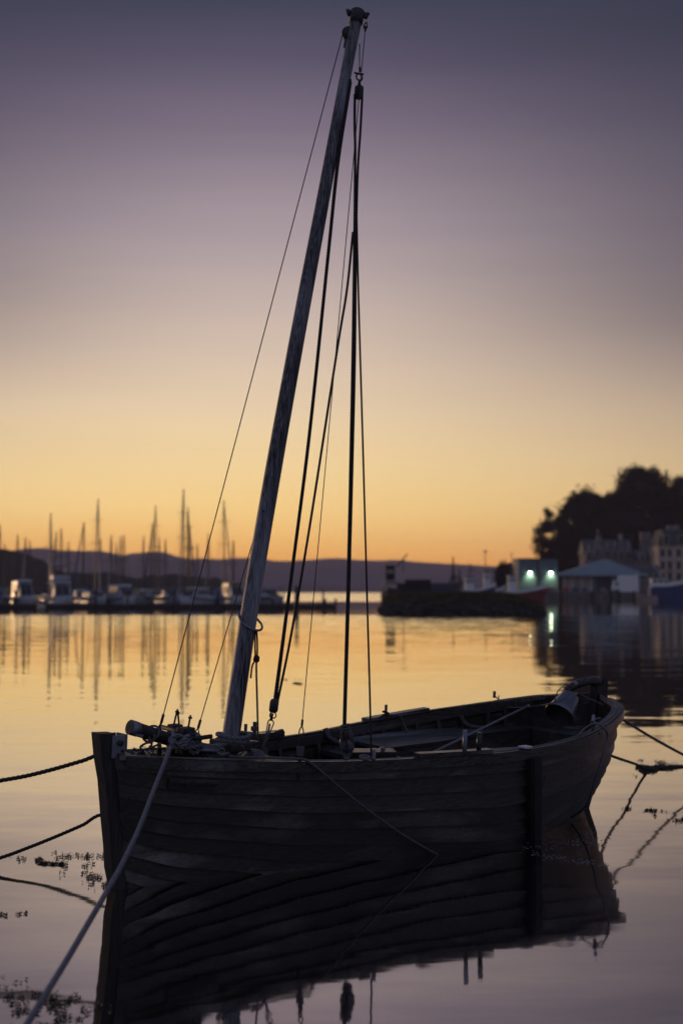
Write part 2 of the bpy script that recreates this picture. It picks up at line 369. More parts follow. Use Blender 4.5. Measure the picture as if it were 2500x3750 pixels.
# ------------------------------------------------------------------ far hills, wooded point, banks
M['hazy_hill'] = mat('hazy_hill', (0.15, 0.108, 0.125), 0.95, 0, 0.3, 0.01, spec=0.1)  # pale purple: part of the distance haze is put into the hill colour
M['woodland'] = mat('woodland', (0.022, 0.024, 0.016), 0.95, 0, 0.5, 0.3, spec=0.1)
M['turf'] = mat('rough_turf', (0.12, 0.10, 0.05), 0.95, 0, 0.5, 1.5, spec=0.1)
M['stone'] = mat('rock', (0.055, 0.048, 0.040), 0.9, 0, 0.5, 1.2, 0.03, spec=0.15)
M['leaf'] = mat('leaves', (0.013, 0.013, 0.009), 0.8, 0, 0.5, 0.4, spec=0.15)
M['bark'] = mat('bark', (0.04, 0.035, 0.03), 0.9, 0, 0.4, 3, 0.02)

def interp(tab, x):
    if x <= tab[0][0]: return tab[0][1]
    for (a, b), (c, d) in zip(tab, tab[1:]):
        if x <= c:
            t = (x - a) / (c - a); return b + (d - b) * t
    return tab[-1][1]
def ridge(name, tab, Y0, Y1, Yb, mtl, rough, nx=160, ny=14, seed=0.0, kind='structure'):
    """hill whose skyline passes through the table of (px, py) seen at the crest distance Y1"""
    x0, x1 = tab[0][0], tab[-1][0]; v = []; f = []
    for j in range(ny):
        q = j / (ny - 1)
        if q < 0.62: t = q / 0.62; Y = Y0 + (Y1 - Y0) * t; h = math.sin(t * PI / 2) ** 1.15
        else: t = (q - 0.62) / 0.38; Y = Y1 + (Yb - Y1) * t; h = max(0, 1 - t * 1.15)
        for i in range(nx):
            px = x0 + (x1 - x0) * i / (nx - 1)
            top = Z(interp(tab, px), Y1)
            xx = X(px, Y1)
            e = noise.fractal(Vector((xx * 0.9 / rough[1], Y * 0.9 / rough[1], seed)), 0.9, 2.1, 4) * rough[0] * h
            v.append((xx, Y, -1.5 + (top + 1.5) * h + e * (0.35 if abs(Y - Y1) < 1 else 1)))
    for j in range(ny - 1):
        for i in range(nx - 1): f.append((j * nx + i, j * nx + i + 1, (j + 1) * nx + i + 1, (j + 1) * nx + i))
    return props(obj(name, v, f, mtl, smooth=True), kind=kind)
FAR = [(-2600, 2010), (-900, 2030), (-200, 2022), (60, 2018), (110, 2013), (170, 2006), (205, 2012), (260, 2020), (330, 2022), (410, 2020), (460, 2035),
       (480, 2037), (520, 2027), (600, 2026), (660, 2041), (700, 2050), (760, 2047), (800, 2052), (870, 2046), (960, 2044), (1000, 2056),
       (1060, 2058), (1130, 2054), (1180, 2050), (1250, 2047), (1340, 2055), (1450, 2054), (1560, 2062), (1600, 2063), (1700, 2072),
       (1800, 2078), (1900, 2085), (2200, 2080), (2700, 2060), (4600, 2040)]
ridge('hills', FAR, 1900, 2600, 3150, M['hazy_hill'], (6, 160), 260, 16, 3.1)
ridge('wooded_point', [(-1400, 1990), (-300, 2000), (-40, 2008), (40, 2014), (75, 2022), (118, 2036), (165, 2050), (190, 2082), (240, 2096), (300, 2098), (400, 2101), (480, 2108),
       (520, 2120), (560, 2112), (640, 2104), (700, 2112), (760, 2118), (800, 2128), (870, 2150), (905, 2166)], 560, 640, 760, M['woodland'], (2.2, 9), 240, 14, 9.0)

# haze: the evening air over the water
hz = bpy.data.materials.new('evening_haze'); hz.use_nodes = True; ht = hz.node_tree; ht.nodes.clear()
pv = N(ht, 'ShaderNodeVolumePrincipled'); pv.inputs['Color'].default_value = (1.0, 0.84, 0.92, 1); pv.inputs['Density'].default_value = HAZE_D
pv.inputs['Anisotropy'].default_value = 0.0
ho = N(ht, 'ShaderNodeOutputMaterial'); ht.links.new(pv.outputs[0], ho.inputs['Volume'])
b = MB(); b.box(-2700, 2700, -40, HAZE_FAR, -4.0, HAZE_TOP)
props(b.build('haze', hz), kind='stuff')

# ------------------------------------------------------------------ trees on the bank behind the town
def tree(name, label, base, cx, cz, rx, rz, n, leaf, seed, group=None, gaps=0.0):
    """tapered trunk with limbs, crown of leaf clumps spread through its volume"""
    rr = random.Random(seed); t = empty(name, base); props(t, label, 'tree', group)
    h = cz - base[2]; ox = cx - base[0]
    tr = MB(); tr.tube(catmull([(0, 0, -0.5), (ox * 0.2, 0, h * 0.35), (ox * 0.8, 0, h * 0.75), (ox, 0, h + rz * 0.5)], 1.2), lambda q: 0.5 * (1 - 0.75 * q) * rx / 6 + 0.06, 7)
    for k in range(7):
        a = rr.uniform(0, 2 * PI); hh = rr.uniform(0.5, 1.0) * h; e = Vector((ox + math.cos(a) * rx * 0.8, math.sin(a) * rx * 0.8, hh + rz * rr.uniform(0.1, 0.6)))
        s0 = Vector((ox * hh / h * 0.8, 0, hh * 0.8)); tr.tube(catmull([s0, s0.lerp(e, 0.5) + Vector((0, 0, 0.6)), e], 1.2), lambda q: 0.2 * (1 - 0.8 * q) + 0.03, 5)
    tr.build('trunk', M['bark'], t, True)
    v = []; f = []
    for k in range(n):
        while True:
            d = Vector((rr.uniform(-1, 1), rr.uniform(-1, 1), rr.uniform(-1, 1)))
            if 0.05 < d.length < 1: break
        d = d.normalized() * (d.length ** 0.45)
        lump = 0.90 + 0.30 * noise.noise(d * 2.3 + Vector((seed, 0, 0))) + 0.16 * noise.noise(d * 6 + Vector((0, seed, 0)))
        c = Vector((ox + d.x * rx * lump, d.y * rx * lump, h + d.z * rz * lump))
        if gaps and noise.noise(Vector((c.x, c.z, seed)) * 0.45) > 0.28 - gaps: continue
        for q in range(7):
            o_ = c + Vector((rr.gauss(0, 1), rr.gauss(0, 1), rr.gauss(0, 1))) * leaf * 1.3
            a1 = Vector((rr.gauss(0, 1), rr.gauss(0, 1), rr.gauss(0, 1))).normalized() * leaf * rr.uniform(0.5, 1)
            a2 = a1.orthogonal().normalized() * leaf * rr.uniform(0.3, 0.7); i = len(v)
            v += [o_ - a1, o_ + a2, o_ + a1, o_ - a2]; f.append((i, i + 1, i + 2, i + 3))
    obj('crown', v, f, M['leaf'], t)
    return t
YT = 400.0
def bank_tree(label, px, pyc, rpx, rpy, n, seed, Y=YT, gaps=0.0, lf=0.42):
    gz = max(2.0, Z(2120, Y)); tree('broadleaf_tree', label, (X(px, Y), Y, gz), X(px, Y), Z(pyc, Y), rpx / FPX * Y, rpy / FPX * Y, int(n * 1.7), lf, seed, None, gaps)
bank_tree('ragged thin crowned tree at the town end of the wood, sky showing through', 2022, 1985, 66, 125, 1300, 11, 392, 0.16, 0.4)
bank_tree('dark rounded tree rising behind the green hipped roof', 2140, 1920, 100, 138, 2400, 12, 400, 0.02)
bank_tree('tallest dark domed tree standing above the gabled stone house', 2352, 1850, 118, 152, 3200, 13, 408)
bank_tree('dark tree behind the tall sandstone tenement, its crown cut by the frame', 2528, 1870, 96, 150, 2400, 14, 402)
bank_tree('low dark tree filling the dip between the rounded tree and the domed tree', 2238, 1925, 82, 125, 2000, 15, 412)
bank_tree('dark tree close behind the stepped chimney of the gabled house', 2300, 1985, 110, 110, 2000, 16, 396)
bank_tree('dense dark tree close behind the blue shed', 2090, 2050, 95, 100, 1800, 17, 398)
bank_tree('dark tree closing the gap behind the small dormered cottage', 2430, 1990, 105, 110, 2000, 18, 400)
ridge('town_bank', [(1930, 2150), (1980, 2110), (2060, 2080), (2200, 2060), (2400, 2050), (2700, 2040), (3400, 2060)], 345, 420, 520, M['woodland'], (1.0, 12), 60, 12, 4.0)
tree('broadleaf_tree', 'small dark pointed tree beside the blue shed', (X(1848, 330), 330, 1.5), X(1848, 330), Z(2112, 330), 36 / FPX * 330, 52 / FPX * 330, 900, 0.3, 21)

# ------------------------------------------------------------------ quay, sheds, houses
M['concrete'] = mat('quay_concrete', (0.16, 0.15, 0.14), 0.9, 0, 0.35, 0.8, 0.01)
M['shed_blue'] = mat('blue_cladding', (0.12, 0.19, 0.22), 0.6, 0, 0.15, 0.6)
M['roof_green'] = mat('green_sheet_roof', (0.19, 0.25, 0.28), 0.6, 0, 0.12, 0.4)
M['shed_wall'] = mat('shed_wall', (0.40, 0.33, 0.28), 0.85, 0, 0.25, 0.8)
M['sandstone'] = mat('sandstone', (0.55, 0.43, 0.31), 0.9, 0, 0.3, 0.7, 0.01)
M['darkstone'] = mat('dark_stone', (0.24, 0.20, 0.19), 0.9, 0, 0.35, 0.7, 0.01)
M['slate'] = mat('slate', (0.05, 0.055, 0.065), 0.6, 0, 0.3, 1.5)
M['trim'] = mat('pale_trim', (0.6, 0.55, 0.53), 0.8, 0, 0.1, 1)
M['steel_dk'] = mat('dark_steelwork', (0.05, 0.045, 0.048), 0.6, 0.2, 0.2, 2)
M['rust'] = mat('rusty_plate', (0.03, 0.024, 0.022), 0.8, 0.1, 0.4, 1)
YQ = 296.0; QZ = 1.55
b = MB(); b.box(X(1690, YQ), X(3600, YQ), YQ, 400, -3, QZ)
props(b.build('quay', M['concrete']), kind='structure')
for k, px in enumerate(range(1700, 2560, 26)):
    pass

def wpart(parent, name, x0, x1, z0, z1, y, mtl, d=0.08):
    b = MB(); b.box(x0, x1, y - d, y + 0.12, z0, z1); return b.build(name, mtl, parent)
# blue shed with two lit lamps
YB = 310.0
x0, x1 = X(1896, YB), X(2038, YB); zt = Z(2048, YB)
shed = empty('harbour_shed', ((x0 + x1) / 2, YB, QZ)); props(shed, 'blue flat roofed shed with two lit wall lamps', 'shed')
hw = (x1 - x0) / 2; hh = zt - QZ
npan = 12
for k in range(npan):
    a = -hw + 2 * hw * k / npan; c_ = -hw + 2 * hw * (k + 1) / npan
    b = MB(); b.box(a + 0.02, c_ - 0.02, -0.06, 0.0, 0, hh); b.build('cladding_panel', M['shed_blue'], shed)
b = MB(); b.box(-hw, hw, 0.004, 9, 0, hh - 0.05); b.build('wall', M['shed_blue'], shed)
b = MB(); b.box(-hw - 0.15, hw + 0.15, -0.22, 9.2, hh - 0.05, hh + 0.22); b.build('roof_edge', M['slate'], shed)
b = MB(); b.box(-0.35, 0.1, -0.16, -0.07, 0, hh); b.build('downpipe', M['steel_dk'], shed)
em = bpy.data.materials.new('lamp_glow'); em.use_nodes = True; et = em.node_tree; et.nodes.clear()
e_ = N(et, 'ShaderNodeEmission'); e_.inputs[0].default_value = (0.93, 1.0, 0.72, 1); e_.inputs[1].default_value = 45
eo = N(et, 'ShaderNodeOutputMaterial'); et.links.new(e_.outputs[0], eo.inputs[0])
for k, px in enumerate((1937, 2013)):
    lx, lz = X(px, YB) - shed.location.x, Z(2098, YB) - QZ
    lamp = MB(); lamp.box(lx - 0.28, lx + 0.28, -0.42, -0.07, lz + 0.22, lz + 0.34); lamp.box(lx - 0.06, lx + 0.06, -0.2, -0.06, lz - 0.1, lz + 0.24)
    lo_ = lamp.build('wall_lamp', M['steel_dk'], shed)
    lb = MB(); lb.ball((lx, -0.3, lz), 0.2, 2); lb.build('bulb', em, lo_, True)
    pl_ = bpy.data.lights.new('lamp_light', 'SPOT'); pl_.energy = 560; pl_.color = (0.88, 1.0, 0.58); pl_.shadow_soft_size = 0.2
    pl_.spot_size = math.radians(110); pl_.spot_blend = 0.8
    po = bpy.data.objects.new('lamp_light', pl_); COL.objects.link(po); po.parent = lo_; po.location = (lx, -0.75, lz + 0.1)
    po.rotation_euler = (math.radians(28), 0, 0)

# market hall with a hipped green roof
YH = 312.0
hall = empty('market_hall', (X(2200, YH), YH, QZ)); props(hall, 'low open fronted market hall under a wide green hipped roof', 'building')
def hx_(px): return X(px, YH) - hall.location.x
zev = Z(2108, YH) - QZ; zri = Z(2046, YH) - QZ
xa, xb, xr0, xr1 = hx_(2042), hx_(2372), hx_(2222), hx_(2240)
v = [(xa, -1.2, zev), (xb, -1.2, zev), (xb, 16, zev), (xa, 16, zev), (xr0, 7, zri), (xr1, 7, zri)]
b = MB(); b.add(v, [(0, 1, 5, 4), (1, 2, 5), (2, 3, 4, 5), (3, 0, 4), (3, 2, 1, 0)]); rf = b.build('roof', M['roof_green'], hall)
b = MB(); b.box(xa, xb, -1.24, -1.14, zev - 0.26, zev - 0.01); b.build('gutter', M['slate'], hall)
for k in range(1, 16):
    t = k / 16; xe = xa + (xb - xa) * t; xt = max(xr0, min(xr1, xe)); b = MB()
    lim = 1.0 if xr0 <= xe <= xr1 else min((xe - xa) / (xr0 - xa), (xb - xe) / (xb - xr1), 1.0)
    b.tube([(xe, -1.18, zev + 0.05), (xe, -1.2 + 8.2 * lim, zev + (zri - zev) * lim + 0.05)], 0.05, 4); b.build('roof_seam', M['roof_green'], rf)
b = MB(); b.box(hx_(2058), hx_(2165), 0, 12, 0, zev - 0.02); b.build('wall', M['shed_wall'], hall)
b = MB(); b.box(hx_(2165) + 0.01, hx_(2345), 0.3, 12, 0, zev - 0.03); b.build('wall', M['shed_blue'], hall)
for px in (2060, 2092, 2126, 2160, 2240, 2300, 2340):
    b = MB(); b.box(hx_(px) - 0.18, hx_(px) + 0.18, -0.35, -0.02, 0, zev - 0.03); b.build('pillar', M['trim'], hall)
for a, c_ in ((2072, 2086), (2104, 2120), (2138, 2152)): wpart(hall, 'door', hx_(a), hx_(c_), 0.02, 2.6, -0.03, M['shed_wall'])
wpart(hall, 'shutter', hx_(2180), hx_(2232), 0.02, 3.4, 0.26, M['slate'])

# white box lorry
YL = 302.0
lor = empty('box_lorry', (X(2290, YL), YL, QZ)); props(lor, 'white box lorry parked in front of the market hall', 'lorry')
lx0, lx1 = X(2247, YL) - X(2290, YL), X(2334, YL) - X(2290, YL)
ztp = Z(2107, YL) - QZ; zbt = Z(2168, YL) - QZ
b = MB(); b.cbox(((lx0 + 0.9 + lx1) / 2, 1.2, (ztp + zbt) / 2), lx1 - lx0 - 0.9, 2.3, ztp - zbt, bev=0.06); b.build('cargo_box', M['white_paint'], lor)
b = MB(); b.add([(lx0 - 0.35, 0.1, 0.45), (lx0 + 0.82, 0.1, 0.45), (lx0 + 0.82, 0.1, 2.35), (lx0 + 0.25, 0.1, 2.35), (lx0 - 0.3, 0.1, 1.35),
               (lx0 - 0.35, 2.2, 0.45), (lx0 + 0.82, 2.2, 0.45), (lx0 + 0.82, 2.2, 2.35), (lx0 + 0.25, 2.2, 2.35), (lx0 - 0.3, 2.2, 1.35)],
              [(0, 1, 2, 3, 4), (9, 8, 7, 6, 5), (0, 5, 6, 1), (1, 6, 7, 2), (2, 7, 8, 3), (3, 8, 9, 4), (4, 9, 5, 0)])
cab = b.build('cab', M['white_paint'], lor)
b = MB(); b.box(lx0 + 0.1, lx0 + 0.6, 0.07, 0.095, 1.35, 2.05); b.build('window', M['glass'], cab)
b = MB(); b.box(lx0 - 0.1, lx1 - 0.1, 0.4, 2.0, 0.35, 0.75); b.build('chassis', M['steel_dk'], lor)
M['red'] = mat('red_paint', (0.20, 0.022, 0.02), 0.5, 0, 0.2, 2)
b = MB(); b.box(lx0 + 1.6, lx0 + 3.4, 0.28, 0.36, 0.35, 0.95); b.build('side_guard', M['red'], lor)
for xx in (lx0 + 0.35, lx1 - 1.2):
    b = MB(); b.tube([(xx, 0.12, 0.42), (xx, 0.42, 0.42)], 0.42, 14); wh = b.build('wheel', M['steel_dk'], lor)
    b = MB(); b.tube([(xx, 0.10, 0.42), (xx, 0.13, 0.42)], 0.2, 10); b.build('rim', M['steel'], wh)

# stone houses behind the quay
YS = 345.0
def house(label, pxc, Y, wall_m, mk):
    h = empty('stone_house', (X(pxc, Y), Y, 1.6)); props(h, label, 'house')
    ux = lambda px: X(px, Y) - X(pxc, Y); uz = lambda py: Z(py, Y) - 1.6
    mk(h, ux, uz, wall_m); return h
def gable(h, x0, x1, z0, zp, y, mtl, name='gable', d=0.5):
    xm = (x0 + x1) / 2
    v = [(x0, y - d, z0), (x1, y - d, z0), (xm, y - d, zp), (x0, y + 0.4, z0), (x1, y + 0.4, z0), (xm, y + 0.4, zp)]
    b = MB(); b.add(v, [(0, 1, 2), (5, 4, 3), (0, 3, 4, 1), (1, 4, 5, 2), (2, 5, 3, 0)]); return b.build(name, mtl, h)
def roof_prism(h, x0, x1, y0, y1, z0, z1, mtl, hip=0.0):
    ym = (y0 + y1) / 2
    v = [(x0, y0, z0), (x1, y0, z0), (x1, y1, z0), (x0, y1, z0), (x0 + hip, ym, z1), (x1 - hip, ym, z1)]
    b = MB(); b.add(v, [(0, 1, 5, 4), (1, 2, 5), (2, 3, 4, 5), (3, 0, 4), (3, 2, 1, 0)]); return b.build('roof', mtl, h)
def win(h, x, z, w_, hgt, y, frame=True):
    f = MB(); f.box(x - w_ / 2 - 0.1, x + w_ / 2 + 0.1, y - 0.07, y + 0.1, z - 0.12, z + hgt + 0.1); fo = f.build('window', M['trim'], h)
    g = MB(); g.box(x - w_ / 2, x + w_ / 2, y - 0.09, y - 0.074, z, z + hgt); g.build('pane', M['glass'], fo)
def mk_a(h, ux, uz, wm):
    b = MB(); b.box(ux(2140), ux(2312), 0, 9, 0, uz(2030)); b.build('wall', wm, h)
    rf = roof_prism(h, ux(2136), ux(2316), -0.3, 9.3, uz(2030) + 0.01, uz(1974), M['slate'])
    for a, p, c_ in ((2140, 2006, 2164), (2164, 1948, 2208), (2208, 2000, 2228), (2234, 1996, 2258), (2258, 1975, 2284), (2286, 1998, 2310)):
        g = gable(h, ux(a), ux(c_), uz(2032), uz(p), 0, wm)
        f_ = MB(); f_.tube([((ux(a) + ux(c_)) / 2, -0.2, uz(p) - 0.1), ((ux(a) + ux(c_)) / 2, -0.2, uz(p) + 0.7)], 0.13, 5); f_.build('finial', M['trim'], g)
    for px, py in ((2152, 2052), (2182, 2040), (2218, 2048), (2246, 2050), (2270, 2050), (2298, 2050)): win(h, ux(px), uz(py), 0.75, 2.1, -0.5 if True else 0)
    for a, c_, p in ((2276, 2290, 1952), (2200, 2212, 1958)):
        b = MB(); b.box(ux(a), ux(c_), 3.9, 5.0, uz(1985), uz(p)); b.build('chimney', M['darkstone'], rf)
house('dark stone house with a row of pointed gables behind the hall', 2220, YS + 10, M['darkstone'], mk_a)
def mk_b(h, ux, uz, wm):
    b = MB(); b.box(ux(2335), ux(2408), 0, 8, 0, uz(2050)); b.build('wall', wm, h)
    roof_prism(h, ux(2330), ux(2412), -0.3, 8.3, uz(2050) + 0.01, uz(2012), M['slate'])
    for px in (2346, 2398):
        b = MB(); b.box(ux(px) - 0.7, ux(px) + 0.7, -0.45, 2, uz(2062), uz(2020)); d = b.build('dormer', wm, h)
        win(h, ux(px), uz(2056), 0.7, 1.6, -0.46)
    b = MB(); b.box(ux(2366), ux(2402), 7.0, 8.6, uz(2052), uz(1944)); b.build('chimney_stack', M['darkstone'], h)
house('small dark cottage with two dormers below a broad chimney', 2370, YS, M['darkstone'], mk_b)
def mk_c(h, ux, uz, wm):
    b = MB(); b.box(ux(2406), ux(2640), 0, 10, 0, uz(1998)); b.build('wall', wm, h)
    xl, xr, zb, zt2 = ux(2404), ux(2642), uz(1998) + 0.02, uz(1938)
    v = [(xl, -0.3, zb), (xr, -0.3, zb), (xr, 10.3, zb), (xl, 10.3, zb), (xl + 1.4, 1.5, zt2), (xr - 1.4, 1.5, zt2), (xr - 1.4, 8.5, zt2), (xl + 1.4, 8.5, zt2)]
    b = MB(); b.add(v, [(0, 1, 5, 4), (1, 2, 6, 5), (2, 3, 7, 6), (3, 0, 4, 7), (4, 5, 6, 7), (3, 2, 1, 0)]); rf = b.build('roof', M['slate'], h)
    for px in (2436, 2490, 2560):
        b = MB(); b.box(ux(px) - 0.85, ux(px) + 0.85, -0.25, 2.2, uz(1994), uz(1948)); d = b.build('dormer', M['slate'], rf)
        b = MB(); b.box(ux(px) - 0.90, ux(px) - 0.856, -0.1, 1.2, uz(1990), uz(1956)); b.build('sunlit_cheek', M['cream'], rf)  # pale panel on the sunset side only: low sunlight put into its colour
        win(h, ux(px), uz(1992), 1.1, 2.0, -0.27)
    for py in (2040, 2085, 2128):
        for px in (2422, 2448, 2480, 2508, 2540, 2570, 2610): win(h, ux(px), uz(py), 0.95, 1.9, 0)
    b = MB(); b.box(xl, xr, -0.14, 0.0, uz(2046) - 0.15, uz(2046) + 0.15); b.build('string_course', M['trim'], h)
    b = MB(); b.box(ux(2456), ux(2500), 4, 5.5, zt2 - 0.5, uz(1920)); b.build('chimney', M['darkstone'], rf)
house('tall sandstone tenement with lit dormers and rows of windows', 2500, YS - 8, M['sandstone'], mk_c)
def mk_d(h, ux, uz, wm):
    b = MB(); b.box(ux(2290), ux(2410), 0, 5, 0, uz(2092)); b.build('wall', wm, h)
    roof_prism(h, ux(2284), ux(2414), -0.3, 5.3, uz(2092) + 0.01, uz(2068), M['slate'])
    for px in (2352, 2376, 2398): win(h, ux(px), uz(2122), 0.8, 1.6, 0)
house('low dark terrace squeezed behind the white lorry', 2350, 328, M['darkstone'], mk_d)

# ------------------------------------------------------------------ generic hulls
def hull_mesh(L, B, fb, draft=0.35, bow=1.5, stern=0.85, sheer=0.35, n=14, rake=0.12):
    """x forward, y athwart, z up from the waterline; closed deck"""
    secs = []
    for i in range(n + 1):
        s = i / n
        bw = B / 2 * (1 - max(0, (s - 0.45) / 0.55) ** bow) * (stern + (1 - stern) * min(1, s / 0.35))
        bw = max(bw, 0.02); zt = fb + sheer * max(0, s - 0.25) ** 2 * 1.8; x = (s - 0.5) * L
        kk = rake * L * max(0, s - 0.6) / 0.4
        secs.append([(x - kk * 0.9, 0, -draft), (x - kk * 0.6, -bw * 0.72, -draft * 0.3), (x - kk * 0.3, -bw * 0.9, zt * 0.35), (x, -bw, zt),
                     (x, bw, zt), (x - kk * 0.3, bw * 0.9, zt * 0.35), (x - kk * 0.6, bw * 0.72, -draft * 0.3)])
    return loft(secs)
M['gel'] = mat('white_gelcoat', (0.46, 0.46, 0.50), 0.35, 0, 0.08, 2)
M['gel_dk'] = mat('grey_gelcoat', (0.20, 0.20, 0.23), 0.4, 0, 0.1, 2)
M['navy'] = mat('navy_hull', (0.03, 0.04, 0.10), 0.35, 0, 0.15, 2)
M['alloy'] = mat('mast_alloy', (0.10, 0.075, 0.06), 0.5, 0.2, 0.15, 2)
M['canvas_b'] = mat('blue_canvas', (0.035, 0.05, 0.12), 0.9, 0, 0.2, 3)
M['canvas_g'] = mat('grey_canvas', (0.12, 0.12, 0.13), 0.9, 0, 0.2, 3)
M['orange'] = mat('tan_canvas', (0.35, 0.17, 0.09), 0.8, 0, 0.15, 3)

def sailboat(label, px, ptop, Y, rz=0.0, lean=0.0, hullm='gel', cov='canvas_b', furl=0.0, L=8.2, spread=1, group='yachts moored in the marina'):
    x = X(px, Y); zt = Z(ptop, Y)
    t = empty('sailing_yacht', (x, Y, 0), rz); props(t, label, 'yacht', group)
    B = L * 0.33; v, f = hull_mesh(L, B, 0.85, 0.4, 1.7, 0.75, 0.45)
    hu = obj('hull', v, f, M[hullm], t, True)
    b = MB(); b.tube([(-L / 2 + 0.1, -B * .36, .93), (-L * .2, -B * .46, .93), (0, -B * .47, .95), (L * .3, -B * .3, 1.05), (L * .47, -0.03, 1.3)], 0.03, 4, False); b.build('toe_rail', M['canvas_g'], hu)
    cv, cf = loft([[(-L * .18, -B * .30, .85), (-L * .18, -B * .24, 1.38), (-L * .18, B * .24, 1.38), (-L * .18, B * .30, .85)],
                   [(L * .02, -B * .30, .9), (L * .02, -B * .25, 1.34), (L * .02, B * .25, 1.34), (L * .02, B * .30, .9)],
                   [(L * .24, -B * .16, 1.0), (L * .2, -B * .12, 1.2), (L * .2, B * .12, 1.2), (L * .24, B * .16, 1.0)]])
    cb = obj('cabin', cv, cf, M['gel'], t)
    for sg in (-1, 1):
        b = MB(); b.box(-L * .13, L * .04, sg * B * .285 - .02, sg * B * .285 + .02, 1.02, 1.22); b.build('window', M['glass'], cb)
    b = MB(); b.cbox((-L * .26, 0, 1.45), L * .13, B * .52, .75, bev=.12); b.build('spray_hood', M[cov], t)
    # mast: lean is how far the truck stands aside of the step, in metres
    c_ = math.cos(-rz); s_ = math.sin(-rz)
    lx, ly = lean * c_, lean * s_
    b = MB(); b.tube([(-lx * 0 + 0, 0, .9), (lx, ly, zt)], lambda q: 0.115 - 0.035 * q, 7); ms = b.build('mast', M['alloy'], t)
    for k in range(spread):
        q = (0.55, 0.78)[k] if spread == 2 else 0.6
        zz = .9 + (zt - .9) * q; b = MB(); b.tube([(lx * q, ly * q - .8, zz), (lx * q, ly * q + .8, zz)], 0.035, 5); b.build('spreader', M['alloy'], ms)
    st_ = MB()
    for e in ((L * .48, 0, 1.25), (-L * .48, 0, .95), (-.1, B * .42, .95), (-.1, -B * .42, .95)): st_.tube([e, (lx, ly, zt - .1)], 0.012, 4)
    st_.build('standing_rigging', M['alloy'], t)
    b = MB(); b.tube([(-.1, 0, 1.95), (-L * .40, 0, 2.0)], 0.16, 7); b.build('boom', M[cov], t)
    if furl: b = MB(); b.tube([(L * .48, 0, 1.4), (L * .48 + (lx - L * .48) * .93, ly * .93, .9 + (zt - .9) * .93)], lambda q: 0.10 - 0.05 * q, 6); b.build('furled_sail', M[cov if furl > 1 else 'gel_dk'], t)
    return t

